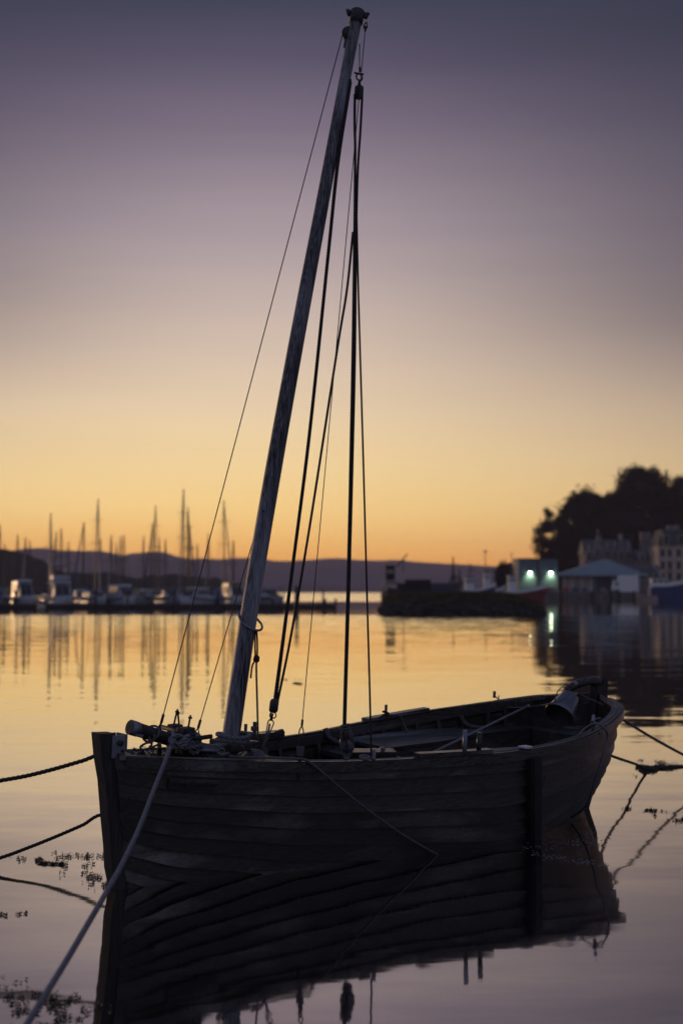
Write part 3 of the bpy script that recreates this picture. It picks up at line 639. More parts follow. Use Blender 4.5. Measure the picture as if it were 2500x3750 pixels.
YACHTS = [
 ('yacht cut by the edge of the frame, only its mast and stern in view', 2, 1922, 168, 1.4, 0, 'gel', 'canvas_b', 0, 8),
 ('very short masted small yacht close to the edge of the frame', 21, 1992, 196, 1.8, 0, 'gel_dk', 'canvas_g', 0, 6.5),
 ('yacht with a thin bare mast just seaward of the rounded white cruiser', 67, 1957, 186, 1.2, 0, 'gel', 'canvas_b', 0, 8),
 ('yacht with a stout mast directly behind the rounded white cruiser', 96, 1967, 172, 1.9, 0, 'gel', 'canvas_g', 1, 7.5),
 ('small yacht with a faint mast beside the rounded white cruiser', 112, 1978, 206, 1.5, 0, 'gel', 'canvas_b', 0, 7),
 ('yacht with a tall mast and raking forestay next to the flybridge cruiser', 187, 1878, 178, 2.6, 0, 'navy', 'canvas_b', 1, 9),
 ('yacht with a medium mast leaning close on the tall masted one beside it', 194, 1946, 190, 1.7, 0.55, 'gel', 'canvas_b', 0, 8),
 ('yacht with a dark mast rising above the flybridge cruiser roof', 226, 1934, 170, 1.3, 0, 'gel', 'canvas_g', 0, 8),
 ('little yacht with a low mast behind the flybridge cruiser bow', 253, 1985, 200, 1.6, 0, 'gel_dk', 'canvas_b', 0, 6.5),
 ('yacht with the dark furled headsail between the two motor cruisers', 308, 1911, 165, 1.1, 0, 'gel', 'canvas_b', 2, 8.5),
 ('yacht with the tall raked mast between the flybridge cruiser and the low white cruiser', 350, 1827, 182, 2.7, 0.35, 'gel', 'canvas_b', 1, 10),
 ('small yacht with a short mast next to the tall raked one', 368, 1974, 204, 1.5, 0, 'gel', 'canvas_g', 0, 7),
 ('yacht with a thick dark mast ahead of the low white cruiser', 409, 1960, 168, 1.8, 0, 'navy', 'canvas_b', 1, 8),
 ('tiny yacht whose mast barely clears the far ridge', 428, 1988, 212, 1.4, 0, 'gel', 'canvas_b', 0, 6.5),
 ('yacht whose mast is the farther of the close pair above the low white cruiser', 443, 1964, 192, 1.6, 0, 'gel', 'canvas_g', 0, 8),
 ('yacht whose mast is the nearer of the close pair above the low white cruiser', 455, 1960, 176, 1.2, 0, 'gel', 'canvas_b', 0, 8),
 ('yacht with a single bare mast right behind the low white cruiser', 527, 1962, 188, 1.7, 0, 'gel_dk', 'canvas_b', 0, 7.5),
 ('yacht with a dark ball in its rigging and a stout shorter mast', 552, 1913, 170, 1.3, 0.3, 'gel', 'canvas_b', 2, 8.5),
 ('yacht with a tall pale mast beside the stout shorter one', 570, 1852, 180, 1.5, 0, 'gel', 'canvas_g', 0, 9),
 ('small yacht just past the tall pale mast, its own mast short', 584, 1964, 200, 1.8, 0, 'navy', 'canvas_b', 0, 7),
 ('yacht with a lone short mast in front of the rounded hilltop', 607, 1974, 186, 1.4, 0, 'gel', 'canvas_b', 0, 7.5),
 ('yacht with the tallest mast of the whole marina', 672, 1790, 172, 1.6, 0, 'gel', 'canvas_b', 1, 11),
 ('yacht with two spreaders alongside the tallest mast', 689, 1857, 182, 1.3, 0, 'gel', 'canvas_g', 0, 9),
 ('yacht with a leaning mast and long backstay past the tallest mast', 699, 1887, 166, 2.5, -0.3, 'gel_dk', 'canvas_b', 2, 8.5),
 ('small yacht with a bare mast in front of the last shore trees', 724, 1992, 196, 1.6, 0, 'gel', 'canvas_b', 0, 7),
 ('yacht with a medium mast crossed by the thin forestay wire', 764, 1953, 176, 1.5, 0, 'navy', 'canvas_b', 1, 8),
 ('yacht with a tall mast and wide spreader by the tan topped cruiser', 823, 1832, 168, 2.6, -0.1, 'gel', 'canvas_g', 1, 9.5),
 ('yacht with a short stout mast, last before the weathered mast of the old boat', 855, 1978, 160, 1.4, 0, 'gel', 'canvas_b', 0, 7.5),
]
for i, (lab, px, pt, Y, rz, lean, hm, cv_, fu, L_) in enumerate(YACHTS):
    sailboat(lab, px, pt, Y, PI * 1.5 + (rz - 1.57) * .28, lean, hm, cv_, fu, L_, 2 if pt < 1870 else 1)

def cruiser(label, px0, px1, Y, rz, cab_top_px, hullm='gel', roofm='gel', fly=False, L=9.0, B=3.2, stripe=None, canopy=None):
    x = X((px0 + px1) / 2, Y); t = empty('motor_cruiser', (x, Y, 0), rz); props(t, label, 'motor cruiser', 'motor cruisers moored in the marina')
    zt = Z(cab_top_px, Y); v, f = hull_mesh(L, B, 0.95, 0.5, 2.0, 0.92, 0.3, 14, 0.14); hu = obj('hull', v, f, M[hullm], t, True)
    b = MB(); b.tube([(-L * .5, -B * .48, .8), (0, -B * .51, .85), (L * .25, -B * .40, 1.0)], 0.06, 5); b.tube([(-L * .5, B * .48, .8), (0, B * .51, .85), (L * .25, B * .40, 1.0)], 0.06, 5); b.build('rubbing_band', M['navy'], hu)
    z1 = zt - (1.0 if fly else 0.0)
    def ring(x, hb, z): return [(x, -hb, z), (x, -hb * .9, z), (x, hb * .9, z), (x, hb, z)]
    cv, cf = loft([[(-L * .36, -B * .42, 1.1), (-L * .36, -B * .38, z1), (-L * .36, B * .38, z1), (-L * .36, B * .42, 1.1)],
                   [(L * .02, -B * .42, 1.1), (L * .0, -B * .36, z1 + .05), (L * .0, B * .36, z1 + .05), (L * .02, B * .42, 1.1)],
                   [(L * .20, -B * .36, 1.15), (L * .08, -B * .30, z1 - .15), (L * .08, B * .30, z1 - .15), (L * .20, B * .36, 1.15)]])
    cb = obj('cabin', cv, cf, M['gel'], t)
    rv, rfc = loft([[(-L * .40, -B * .43, z1 + .02), (-L * .40, -B * .36, z1 + .16), (-L * .40, B * .36, z1 + .16), (-L * .40, B * .43, z1 + .02)],
                    [(L * .06, -B * .40, z1 + .06), (L * .04, -B * .33, z1 + .22), (L * .04, B * .33, z1 + .22), (L * .06, B * .40, z1 + .06)],
                    [(L * .12, -B * .30, z1 + .0), (L * .10, -B * .25, z1 + .08), (L * .10, B * .25, z1 + .08), (L * .12, B * .30, z1 + .0)]])
    obj('roof', rv, rfc, M[roofm], t)
    for sg in (-1, 1):
        for q in range(3):
            xa = -L * .32 + q * L * .115
            b = MB(); b.add([(xa, sg * (B * .418), 1.45), (xa + L * .1, sg * (B * .418), 1.45), (xa + L * .1, sg * B * .392, z1 - .18), (xa, sg * B * .392, z1 - .18)], [(0, 1, 2, 3)])
            b.add([(xa, sg * (B * .405), 1.45), (xa + L * .1, sg * (B * .405), 1.45), (xa + L * .1, sg * B * .379, z1 - .18), (xa, sg * B * .379, z1 - .18)], [(3, 2, 1, 0)])
            b.build('window', M['glass'], cb)
    for q in range(2):
        y0 = -B * .28 + q * B * .29; xm = L * .205; xn = L * .105
        b = MB(); b.add([(xm - .02, y0, 1.3), (xm - .02, y0 + B * .26, 1.3), (xn - .01, y0 + B * .26, z1 - .28), (xn - .01, y0, z1 - .28)], [(0, 1, 2, 3)])
        b.v = [p + Vector((.05, 0, .02)) for p in b.v]; b.build('windscreen', M['glass'], cb)
    if fly:
        b = MB(); b.cbox((-L * .12, 0, z1 + .55), L * .34, B * .68, .62, bev=.15); fb_ = b.build('flybridge', M['gel'], t)
        b = MB(); b.cbox((-L * .12, 0, z1 + .93), L * .345, B * .69, .12, bev=.04); b.build('flybridge_band', M['red'], fb_)
        b = MB(); b.tube([(-L * .3, -B * .33, z1 + .2), (-L * .33, -B * .33, z1 + 1.9), (-L * .33, B * .33, z1 + 1.9), (-L * .3, B * .33, z1 + .2)], 0.07, 6); b.build('radar_arch', M['gel'], t)
        b = MB(); b.cbox((-L * .14, 0, z1 + 1.75), L * .30, B * .62, .10, bev=.03); b.build('bimini_top', M['canvas_g'], t)
    if canopy:
        b = MB(); b.cbox((-L * .28, 0, z1 - .25), L * .34, B * .86, .9, bev=.25); b.build('canopy', M[canopy], t)
    rl = MB()
    for sg in (-1, 1):
        rl.tube([(L * .12, sg * B * .42, 1.85), (L * .34, sg * B * .28, 2.05), (L * .48, 0, 2.2)], 0.03, 5)
        for q in ((.12, .42), (.24, .36), (.34, .28), (.43, .13)): rl.tube([(L * q[0], sg * B * q[1], 1.2), (L * q[0], sg * B * q[1], 1.97)], 0.025, 4)
    rl.build('pulpit_rail', M['steel'], t)
    return t
A = -PI / 2
cruiser('white cruiser with a rounded pale cabin top, first along the pontoon', 45, 140, 152, A + 0.5, 2130, 'gel', 'gel', False, 5.2, 2.0)
cruiser('flybridge cruiser with a red band, bow towards the open pool', 165, 290, 147, A + 0.35, 2100, 'gel', 'gel', True, 6.8, 2.5)
cruiser('low white cruiser with a smooth blue grey roof, broadside on', 405, 508, 150, A + 0.6, 2148, 'gel', 'gel', False, 5.2, 2.0)
cruiser('white cruiser with a tan canvas top behind the wire shroud', 818, 905, 152, A + 0.4, 2138, 'gel', 'orange', False, 5.4, 2.0)
cruiser('powerboat with a navy canopy at the end of the pontoon', 945, 1032, 148, A + 0.6, 2168, 'gel_dk', 'canvas_b', False, 5.6, 1.9, canopy='canvas_b')
cruiser('small grey cruiser under a dark canvas cover ahead of the tallest mast', 590, 660, 150, A + 0.5, 2164, 'gel_dk', 'canvas_g', False, 5.4, 1.9, canopy='canvas_g')
cruiser('little cream cabin boat glinting beneath the tallest mast', 676, 742, 149, A - 0.5, 2158, 'gel', 'cream', False, 5.2, 1.8)
cruiser('small white day boat between the flybridge cruiser and the low white cruiser', 318, 392, 151, A + 0.55, 2170, 'gel', 'gel_dk', False, 5.4, 1.9)
cruiser('dim grey motor boat at the edge of the frame', -30, 34, 150, A + 0.1, 2160, 'gel_dk', 'gel_dk', False, 5.4, 1.9)

cruiser('small navy hulled motor boat tucked under the flybridge cruiser bow', 290, 318, 156, A + 0.3, 2166, 'navy', 'gel', False, 4.8, 1.7)
cruiser('squat cream boat between the low white cruiser and the dark covered grey one', 520, 552, 157, A - 0.4, 2164, 'gel_dk', 'cream', False, 4.6, 1.7)
cruiser('open fishing skiff with a blue hood beside the dark covered grey cruiser', 556, 586, 158, A + 0.7, 2170, 'gel', 'canvas_b', False, 4.6, 1.7, canopy='canvas_b')
cruiser('white weekender with a blue roof just past the little cream cabin boat', 750, 784, 156, A + 0.2, 2160, 'gel', 'canvas_b', False, 5.0, 1.8)
cruiser('dark hulled cuddy boat hard against the tan topped cruiser', 790, 816, 158, A - 0.3, 2166, 'navy', 'gel_dk', False, 4.8, 1.7)
cruiser('low grey launch squeezed between the tan topped cruiser and the navy canopy powerboat', 908, 940, 158, A + 0.8, 2172, 'gel_dk', 'gel', False, 4.6, 1.6)

# pontoon in front of the boats
M['pont'] = mat('pontoon_timber', (0.045, 0.038, 0.035), 0.85, 0, 0.3, 2)
pon = empty('pontoon', (X(550, 142), 143, 0)); props(pon, 'long low timber pontoon that the marina boats lie against', 'pontoon')
xa, xb = X(-500, 142) - pon.location.x, X(1232, 142) - pon.location.x
k = 0; xx = xa
while xx < xb - 0.3:
    x2 = min(xx + 3.0, xb); b = MB(); b.box(xx + 0.03, x2 - 0.03, -1.0, 1.0, -0.18, 0.40); fl = b.build('float_section', M['pont'], pon); xx = x2
for px in (-60, 60, 330, 560, 790, 1000, 1190, 1228):
    xx = X(px, 142) - pon.location.x
    b = MB(); b.tube([(xx, -0.7, 0.38), (xx, -0.7, 0.95)], 0.12, 7); b.build('bollard', M['pont'], pon)
def pile(label, px, Y, ptop, r):
    p = empty('mooring_pile', (X(px, Y), Y, 0)); props(p, label, 'pile'); zt = Z(ptop, Y)
    b = MB(); b.tube([(0, 0, -1.5), (0, 0, zt)], lambda q: r * (1.05 - .1 * q), 10); b.build('post', M['steel_dk'], p, True)
    b = MB(); b.tube([(0, 0, zt + .002), (0, 0, zt + r * .9)], lambda q: r * 1.15 * (1 - q) + .02, 10); b.build('cap', M['gel_dk'], p, True)
pile('thick dark pile standing in the water beyond the pontoon end', 1087, 103, 2150, 0.17)
pile('slim post on the far end of the pontoon', 1183, 142.5, 2158, 0.09)
for i, px in enumerate((62, 355, 470, 640)):
    pile(['pontoon pile by the rounded white cruiser', 'pontoon pile by the small white day boat', 'pontoon pile beneath the low white cruiser', 'pontoon pile beside the small grey cruiser'][i], px, 144.3, 2166 - (i % 2) * 10, 0.13)
by = empty('mooring_buoy', (X(157, 128), 128, 0)); props(by, 'round pale mooring buoy floating in front of the flybridge cruiser', 'buoy')
b = MB(); b.ball((0, 0, 0.22), 0.36, 2); b.build('float_ball', M['cream'], by, True)
b = MB(); b.tube([(0, 0, .55), (0, 0, .72)], 0.06, 6); b.build('ring_top', M['steel_dk'], by)

# ------------------------------------------------------------------ breakwater, moored work boats
YR = 105.0
bw = empty('rock_breakwater', (X(1690, YR), YR, 0)); props(bw, 'low grassy rock breakwater running out from the quay', 'breakwater')
def bwx(px): return X(px, YR) - bw.location.x
TOPS = [(1388, 2232), (1398, 2210), (1412, 2196), (1450, 2190), (1560, 2183), (1700, 2178), (1850, 2181), (1905, 2192), (1930, 2203), (1975, 2216), (1988, 2234), (1994, 2252)]
v = []; f = []; nx, ny = 130, 12
for j in range(ny):
    for i in range(nx):
        px = 1390 + (1994 - 1390) * i / (nx - 1); t = j / (ny - 1); ht_ = max(0.02, Z(interp(TOPS, px), YR))
        prof = math.sin(min(1, t * 2.2) * PI / 2) * (1 if t < .75 else 1 - (t - .75) / .25 * 0.9)
        e = noise.fractal(Vector((px * .05, t * 7, 2.0)), 1, 2, 3) * 0.13
        v.append((bwx(px), -1.6 + t * 6, -0.35 + (ht_ + .35) * prof + e * (1 if j else 0.2)))
for j in range(ny - 1):
    for i in range(nx - 1): f.append((j * nx + i, j * nx + i + 1, (j + 1) * nx + i + 1, (j + 1) * nx + i))
obj('mound', v, f, M['stone'], bw)
rr = random.Random(5); b = MB()
for k in range(520):
    px = rr.uniform(1390, 1992); t = rr.uniform(0, 0.42); ht_ = Z(interp(TOPS, px), YR); prof = math.sin(min(1, t * 2.2) * PI / 2)
    b.ball((bwx(px), -1.65 + t * 6, -.2 + (ht_ + .2) * prof * 0.9), rr.uniform(.12, .3), 1, (1.2, 1, .75), Matrix.Rotation(rr.uniform(0, 6), 3, 'Z') @ Matrix.Rotation(rr.uniform(-.5, .5), 3, 'X'))
props(b.build('rocks', M['stone'], bw), kind='stuff')
v = []; f = []
for k in range(9000):
    px = rr.uniform(1400, 1985); t = rr.uniform(0.16, 0.75); h0 = Z(interp(TOPS, px), YR); h0 = -.35 + (h0 + .35) * math.sin(min(1, t * 2.2) * PI / 2) + .12; x_ = bwx(px); y_ = -1.6 + t * 6
    hh_ = rr.uniform(.12, .34); a = rr.uniform(0, 6.28); i = len(v); dx, dy = math.cos(a) * .03, math.sin(a) * .03
    v += [(x_ - dx, y_ - dy, h0 - .22), (x_ + dx, y_ + dy, h0 - .22), (x_ + rr.uniform(-.1, .1), y_ + rr.uniform(-.1, .1), h0 - .08 + hh_)]; f.append((i, i + 1, i + 2))
props(obj('grass', v, f, M['turf'], bw), kind='stuff')

def workboat(label, pxb, pxs, Y, hullm, ztop_bow_px, house_px=None, house_top=None, mast_px=None, mast_top=None, deckm='white_paint', bul=.22):
    """fishing boat lying broadside: bow towards pxb"""
    xb, xs = X(pxb, Y), X(pxs, Y); L_ = abs(xb - xs); sg = 1 if xb > xs else -1
    t = empty('fishing_boat', ((xb + xs) / 2, Y, 0)); props(t, label, 'fishing boat')
    ht_ = Z(ztop_bow_px, Y); n = 14; secs = []; secr = []
    for i in range(n + 1):
        s = i / n; x = sg * (s - .5) * L_; bwid = L_ * .15 * (1 - max(0, (s - .5) / .5) ** 2.2) * (.8 + .2 * min(1, s / .3)) + .03
        zt = ht_ * (.62 + .38 * max(0, s - .25) ** 1.6 / .63); kk = sg * .12 * L_ * max(0, s - .6) / .4
        secs.append([(x - kk, 0, -.6), (x - kk * .5, -bwid * .8, -.1), (x, -bwid, zt), (x, bwid, zt), (x - kk * .5, bwid * .8, -.1)])
        secr.append([(x + sg * .02, -bwid - .04, zt + .005), (x + sg * .02, -bwid - .04, zt + bul + .35 * max(0, s - .5)), (x + sg * .02, -bwid + .08, zt + bul + .35 * max(0, s - .5)), (x + sg * .02, -bwid + .08, zt + .005)])
    v, f = loft(secs); hu = obj('hull', v, f, M[hullm], t)
    v, f = loft(secr); obj('bulwark', v, f, M[deckm], t)
    if house_px:
        a, c_ = X(house_px[0], Y) - t.location.x, X(house_px[1], Y) - t.location.x; zt = Z(house_top, Y); zb = ht_ * .6
        b = MB(); b.cbox(((a + c_) / 2, 0, (zb + zt) / 2), c_ - a, L_ * .2, zt - zb, bev=.08); wh = b.build('wheelhouse', M['white_paint'], t)
        nw = 3; w_ = (c_ - a) / nw
        for k in range(nw):
            b = MB(); b.box(a + k * w_ + .12, a + (k + 1) * w_ - .12, -L_ * .1 - .03, -L_ * .1 + .02, zt - .95, zt - .35); b.build('window', M['glass'], wh)
        b = MB(); b.box(a - .15, c_ + .15, -L_ * .1 - .2, L_ * .1 + .2, zt + .003, zt + .12); b.build('roof', M['gel_dk'], wh)
    if mast_px:
        x = X(mast_px, Y) - t.location.x; zt = Z(mast_top, Y); b = MB(); b.tube([(x, 0, ht_ * .6), (x, 0, zt)], lambda q: .11 - .05 * q, 6)
        ms = b.build('mast', M['steel_dk'], t); b = MB(); b.tube([(x - .7, 0, zt * .8), (x + .7, 0, zt * .8)], .05, 5); b.build('crosstree', M['steel_dk'], ms)
        b = MB(); b.tube([(x, 0, zt * .9), (sg * L_ * .46, 0, ht_ + .3)], .02, 4); b.tube([(x, 0, zt * .9), (-sg * L_ * .46, 0, ht_ * .8)], .02, 4); b.build('standing_rigging', M['steel_dk'], t)
    return t
M['hull_red'] = mat('red_hull', (0.17, 0.022, 0.022), 0.5, 0, 0.3, 1)
M['hull_blue'] = mat('blue_hull', (0.03, 0.05, 0.17), 0.5, 0, 0.3, 1)
workboat('fishing boat with a dark red hull moored behind the breakwater', 1998, 1838, 225, 'hull_red', 2152, (1856, 1884), 2108, 1868, 2060, 'white_paint', .4)
workboat('blue fishing boat with a white bulwark behind the breakwater grass', 1812, 1690, 222, 'hull_blue', 2146, (1700, 1732), 2114, 1720, 2060, 'white_paint', .4)
workboat('white fishing boat lying between the blue boat and the red boat', 1850, 1758, 240, 'gel', 2150, (1768, 1792), 2098, 1786, 2070)
bb = workboat('large blue fishing boat with white wheelhouse lying at the town quay', 2560, 2372, 262, 'hull_blue', 2118, (2378, 2440), 2118, 2446, 2072, 'white_paint', .75)
b = MB(); ww = bb.location
b.tube([(X(2425, 262) - ww.x, -.3, Z(2118, 262)), (X(2380, 262) - ww.x, -.3, Z(2064, 262))], .14, 6); b.build('derrick', M['cream'], bb)
workboat('low rusty pink workboat alongside the big blue fishing boat', 2320, 2400, 258, 'shed_wall', 2176, None, None, None, None, 'shed_wall')

# coaster at the end of the breakwater: tall wheelhouse with a radar mast and derrick
YC = 150.0
cs = empty('coaster', (X(1435, YC), YC, 0)); props(cs, 'old white and rust coaster whose bridge tower stands beyond the breakwater tip', 'ship')
cx_ = lambda px: X(px, YC) - cs.location.x
cz = lambda py: Z(py, YC)
secs = []
for i in range(11):
    s = i / 10; px = 1394 + (1660 - 1394) * s; hb = 1.7 * (1 - max(0, (.18 - s) / .18) ** 2 * .85); zt = cz(2160) + .35 * (1 - min(1, s / .3))
    secs.append([(cx_(px) + (.35 if i == 0 else 0), 0, -.6), (cx_(px), -hb * .8, -.05), (cx_(px), -hb, zt), (cx_(px), hb, zt), (cx_(px), hb * .8, -.05)])
v, f = loft(secs); obj('hull', v, f, M['steel_dk'], cs)
b = MB(); b.box(cx_(1396), cx_(1436), -1.2, 1.2, cz(2164), cz(2140)); b.build('forward_house', M['cream'], cs)
b = MB(); b.box(cx_(1408), cx_(1452), -1.1, 1.0, cz(2139.5), cz(2128)); b.build('bridge_deck', M['gel_dk'], cs)
b = MB(); b.cbox((cx_(1428), -.1, (cz(2125) + cz(2078)) / 2), cx_(1444) - cx_(1411), 1.2, cz(2078) - cz(2125), bev=.1); br = b.build('bridge_tower', M['rust'], cs)
for a in (1417, 1430):
    b = MB(); b.box(cx_(a), cx_(a + 9), -.76, -.69, cz(2100), cz(2086)); b.build('window', M['cream'], br)
b = MB(); b.box(cx_(1409), cx_(1446), -.9, .7, cz(2077.5), cz(2070)); b.build('roof', M['steel_dk'], br)
b = MB(); b.tube([(cx_(1452), 0, cz(2075)), (cx_(1491), 0, cz(2027))], lambda q: .09 - .03 * q, 6); b.tube([(cx_(1475), 0, cz(2092)), (cx_(1476), 0, cz(2048))], .06, 5); b.build('crane_jib', M['steel_dk'], cs)
b = MB(); b.box(cx_(1481), cx_(1573), -1.3, 1.3, cz(2176), cz(2123)); b.build('hold_cover', M['rust'], cs)
b = MB(); b.box(cx_(1452), cx_(1480), -.8, .8, cz(2168), cz(2136)); b.build('winch_house', M['steel_dk'], cs)

# derrick cranes, lamp posts and low shed in the yard behind the breakwater
def crane(label, px, ptop, Y, sp):
    c = empty('derrick_crane', (X(px, Y), Y, 0.3)); props(c, label, 'crane'); zt = Z(ptop, Y) - .3; zm = zt * .62
    b = MB(); b.tube([(-sp, 0, 0), (0, 0, zm)], .16, 6); b.tube([(sp * .9, 0, 0), (0, 0, zm)], .16, 6); b.tube([(0, 1.4, 0), (0, 0, zm)], .14, 6); b.build('tripod', M['steel_dk'], c)
    b = MB(); b.tube([(0, 0, zm - .3), (0, 0, zt)], lambda q: .24 - .14 * q, 7); b.build('post', M['steel_dk'], c)
    b = MB(); b.tube([(0, 0, zm * .95), (sp * 2.2, 0, zm * .45)], .11, 6); b.build('jib', M['steel_dk'], c)
crane('dark derrick crane with splayed legs behind the breakwater', 1657, 2038, 232, 1.5)
crane('smaller derrick crane close beside the splayed one', 1680, 2082, 236, 1.0)
def lamp_post(label, px, ptop, Y, hd=.45):
    l = empty('lamp_post', (X(px, Y), Y, 0.5)); props(l, label, 'lamp post'); zt = Z(ptop, Y) - .5
    b = MB(); b.tube([(0, 0, 0), (0, 0, zt)], lambda q: .13 - .05 * q, 7); b.build('pole', M['steel_dk'], l)
    b = MB(); b.box(-hd, hd, -.2, .2, zt + .002, zt + .35); b.build('lantern', M['gel_dk'], l)
lamp_post('tall unlit floodlight post behind the blue boat', 1775, 2022, 300)
lamp_post('thin aerial post beside the pointed tree', 1872, 2030, 300, .12)
lamp_post('dark lamp post beside the white lorry', 2342, 2080, 299, .3)
ys = empty('yard_shed', (X(1620, 215), 215, 0)); props(ys, 'long low dark shed behind the rusty hold of the coaster', 'shed')
b = MB(); b.box(X(1570, 215) - X(1620, 215), X(1668, 215) - X(1620, 215), 0, 5, -.3, Z(2140, 215)); b.build('wall', M['navy'], ys)
b = MB(); b.box(X(1568, 215) - X(1620, 215), X(1670, 215) - X(1620, 215), -.2, 5.2, Z(2140, 215) + .002, Z(2135, 215)); b.build('roof', M['slate'], ys)

# crates, barrels and fenders along the quay edge
M['fish_red'] = mat('red_crate', (0.30, 0.06, 0.05), 0.6, 0, 0.2, 3); M['fish_blue'] = mat('blue_crate', (0.05, 0.09, 0.2), 0.6, 0, 0.2, 3); M['fish_grey'] = mat('grey_crate', (0.2, 0.2, 0.2), 0.6, 0, 0.2, 3)
QS = [(2002, 'red', 'red fish crates under the second wall lamp'), (2022, 'grey', 'grey bin on the quay beside the red fish crates'), (2068, 'red', 'red crate outside the first doorway of the market hall'),
      (2100, 'blue', 'blue crate outside the middle doorway of the market hall'), (2112, 'grey', 'grey crate tucked beside the blue one at the hall'), (2136, 'blue', 'blue bin outside the last doorway of the market hall'),
      (2205, 'grey', 'grey box before the dark shutter of the market hall')]
for px, c_, lab in QS:
    q = empty('fish_crate', (X(px, 300), 300, QZ)); props(q, lab, 'crate')
    b = MB(); b.box(-.55, .55, -.4, .4, 0, .08); b.build('base', M['fish_' + c_], q)
    for k, (a1, a2, c1, c2) in enumerate(((-.55, .55, -.4, -.34), (-.55, .55, .34, .4), (-.55, -.49, -.338, .338), (.49, .55, -.338, .338))):
        b = MB(); b.box(a1, a2, c1, c2, .083, .9); b.build('side', M['fish_' + c_], q)
for i, px in enumerate((2052, 2165, 2232, 2262, 2318)):
    q = empty('quay_fender', (X(px, YQ - .3), YQ - .3, 0)); props(q, ['timber fender below the hall corner', 'timber fender below the dark shutter edge', 'timber fender below the lorry cab', 'timber fender below the lorry wheel', 'timber fender beyond the lorry tail'][i], 'fender')
    b = MB(); b.box(-.2, .2, -.2, .28, -.8, 1.8); b.build('pile', M['pont'], q); b = MB(); b.box(-.24, .24, -.26, -.204, .2, .6); b.build('rubber_block', M['steel_dk'], q)

# ------------------------------------------------------------------ THE OLD BOAT
boat = empty('sailing_boat', mat=BOAT); props(boat, 'old dark clinker built sailing boat with a raked bare mast, afloat on mooring ropes', 'boat')
KN = [0, .06, .16, .3, .45, .6, .75, .86, .94, .98, 1.]; BV = [.045, .15, .276, .439, .573, .69, .715, .581, .405, .18, .04]
def hermite(k, v, s):
    n = len(k); i = 0
    while i < n - 2 and s > k[i + 1]: i += 1
    g = lambda j: (v[min(j + 1, n - 1)] - v[max(j - 1, 0)]) / (k[min(j + 1, n - 1)] - k[max(j - 1, 0)])
    h = k[i + 1] - k[i]; t = (s - k[i]) / h
    return v[i] * (2 * t**3 - 3 * t**2 + 1) + h * g(i) * (t**3 - 2 * t**2 + t) + v[i + 1] * (-2 * t**3 + 3 * t**2) + h * g(i + 1) * (t**3 - t**2)
BV[5] = .735; BV[6] = .73
def bg_(s): return max(.03, hermite(KN, BV, s))
def zg(s): return .79 - .434 * s + .334 * s * s + .205 * s ** 3
def ug(s): return -.164 + 4.724 * s + .08 * (1 - s) ** 12
def s_of(u):
    a, b_ = 0., 1.
    for _ in range(30):
        m_ = (a + b_) / 2
        if ug(m_) < u: a = m_
        else: b_ = m_
    return (a + b_) / 2
STEM = [(-.4, .40), (-.3, .30), (-.15, .09), (0, .0), (.127, -.036), (.252, -.049), (.413, -.076), (.629, -.107), (.771, -.142), (.9, -.163)]
STERN = [(-.4, 4.1), (-.15, 4.33), (0, 4.413), (.2, 4.47), (.5, 4.53), (.9, 4.56)]
PW = [(0, .95), (.06, .72), (.14, .55), (.25, .36), (.4, .27), (.6, .24), (.75, .30), (.83, .42), (1, .6)]
ZK = [(0, -.15), (.08, -.24), (.25, -.34), (.6, -.36), (.78, -.30), (.88, -.23), (.95, -.14), (1, -.10)]
def section(s, n=48):
    """half section, keel to gunwale, as a list of (u, y, z) with equal girth spacing left to the caller"""
    zk = interp(ZK, s); z1 = zg(s); b_ = bg_(s); p = interp(PW, s); y0 = .035; out = []
    for i in range(n + 1):
        t = (i / n) ** 1.6; z = zk + (z1 - zk) * t; fs = max(0., min(1., (s - .68) / .18)); r_ = t ** p * (1 - fs) + (1 - (1 - t) ** 2.1) * fs; y = y0 + (b_ - y0) * r_
        ua = interp(STEM, z) + .08; ub = interp(STERN, z) - .03
        us = ug(s); u0 = ug(0); u1 = ug(1)
        q = (us - u0) / (u1 - u0); out.append(Vector((ua + (ub - ua) * q, y, z)))
    return out
NS = 12; NSTAT = 64
STATS = [i / NSTAT for i in range(NSTAT + 1)]
SECS = []
for s in STATS:
    sec = section(s); cum = [0]
    for a, b_ in zip(sec, sec[1:]): cum.append(cum[-1] + (b_ - a).length)
    SECS.append((sec, cum))
def girth(i, f):
    sec, cum = SECS[i]; d = max(0, min(1, f)) * cum[-1]
    for k in range(len(sec) - 1):
        if cum[k + 1] >= d: return sec[k].lerp(sec[k + 1], (d - cum[k]) / max(1e-9, cum[k + 1] - cum[k]))
    return sec[-1]
def gnorm(i, f):
    a, b_ = girth(i, f - .02), girth(i, f + .02); t = b_ - a; n = Vector((0, t.z, -t.y))
    if n.length < 1e-6: n = Vector((0, 1, 0))
    return n.normalized()
FR = [0, .075, .155, .24, .325, .41, .495, .58, .665, .75, .835, .918, 1.0]
def skin(u, z):
    """half breadth of the hull at height z"""
    i = min(NSTAT, max(0, int(round(s_of(u) * NSTAT)))); sec = SECS[i][0]
    for a, b_ in zip(sec, sec[1:]):
        if b_.z >= z: return a.y + (b_.y - a.y) * max(0, (z - a.z) / max(1e-6, b_.z - a.z))
    return sec[-1].y
TH = .027
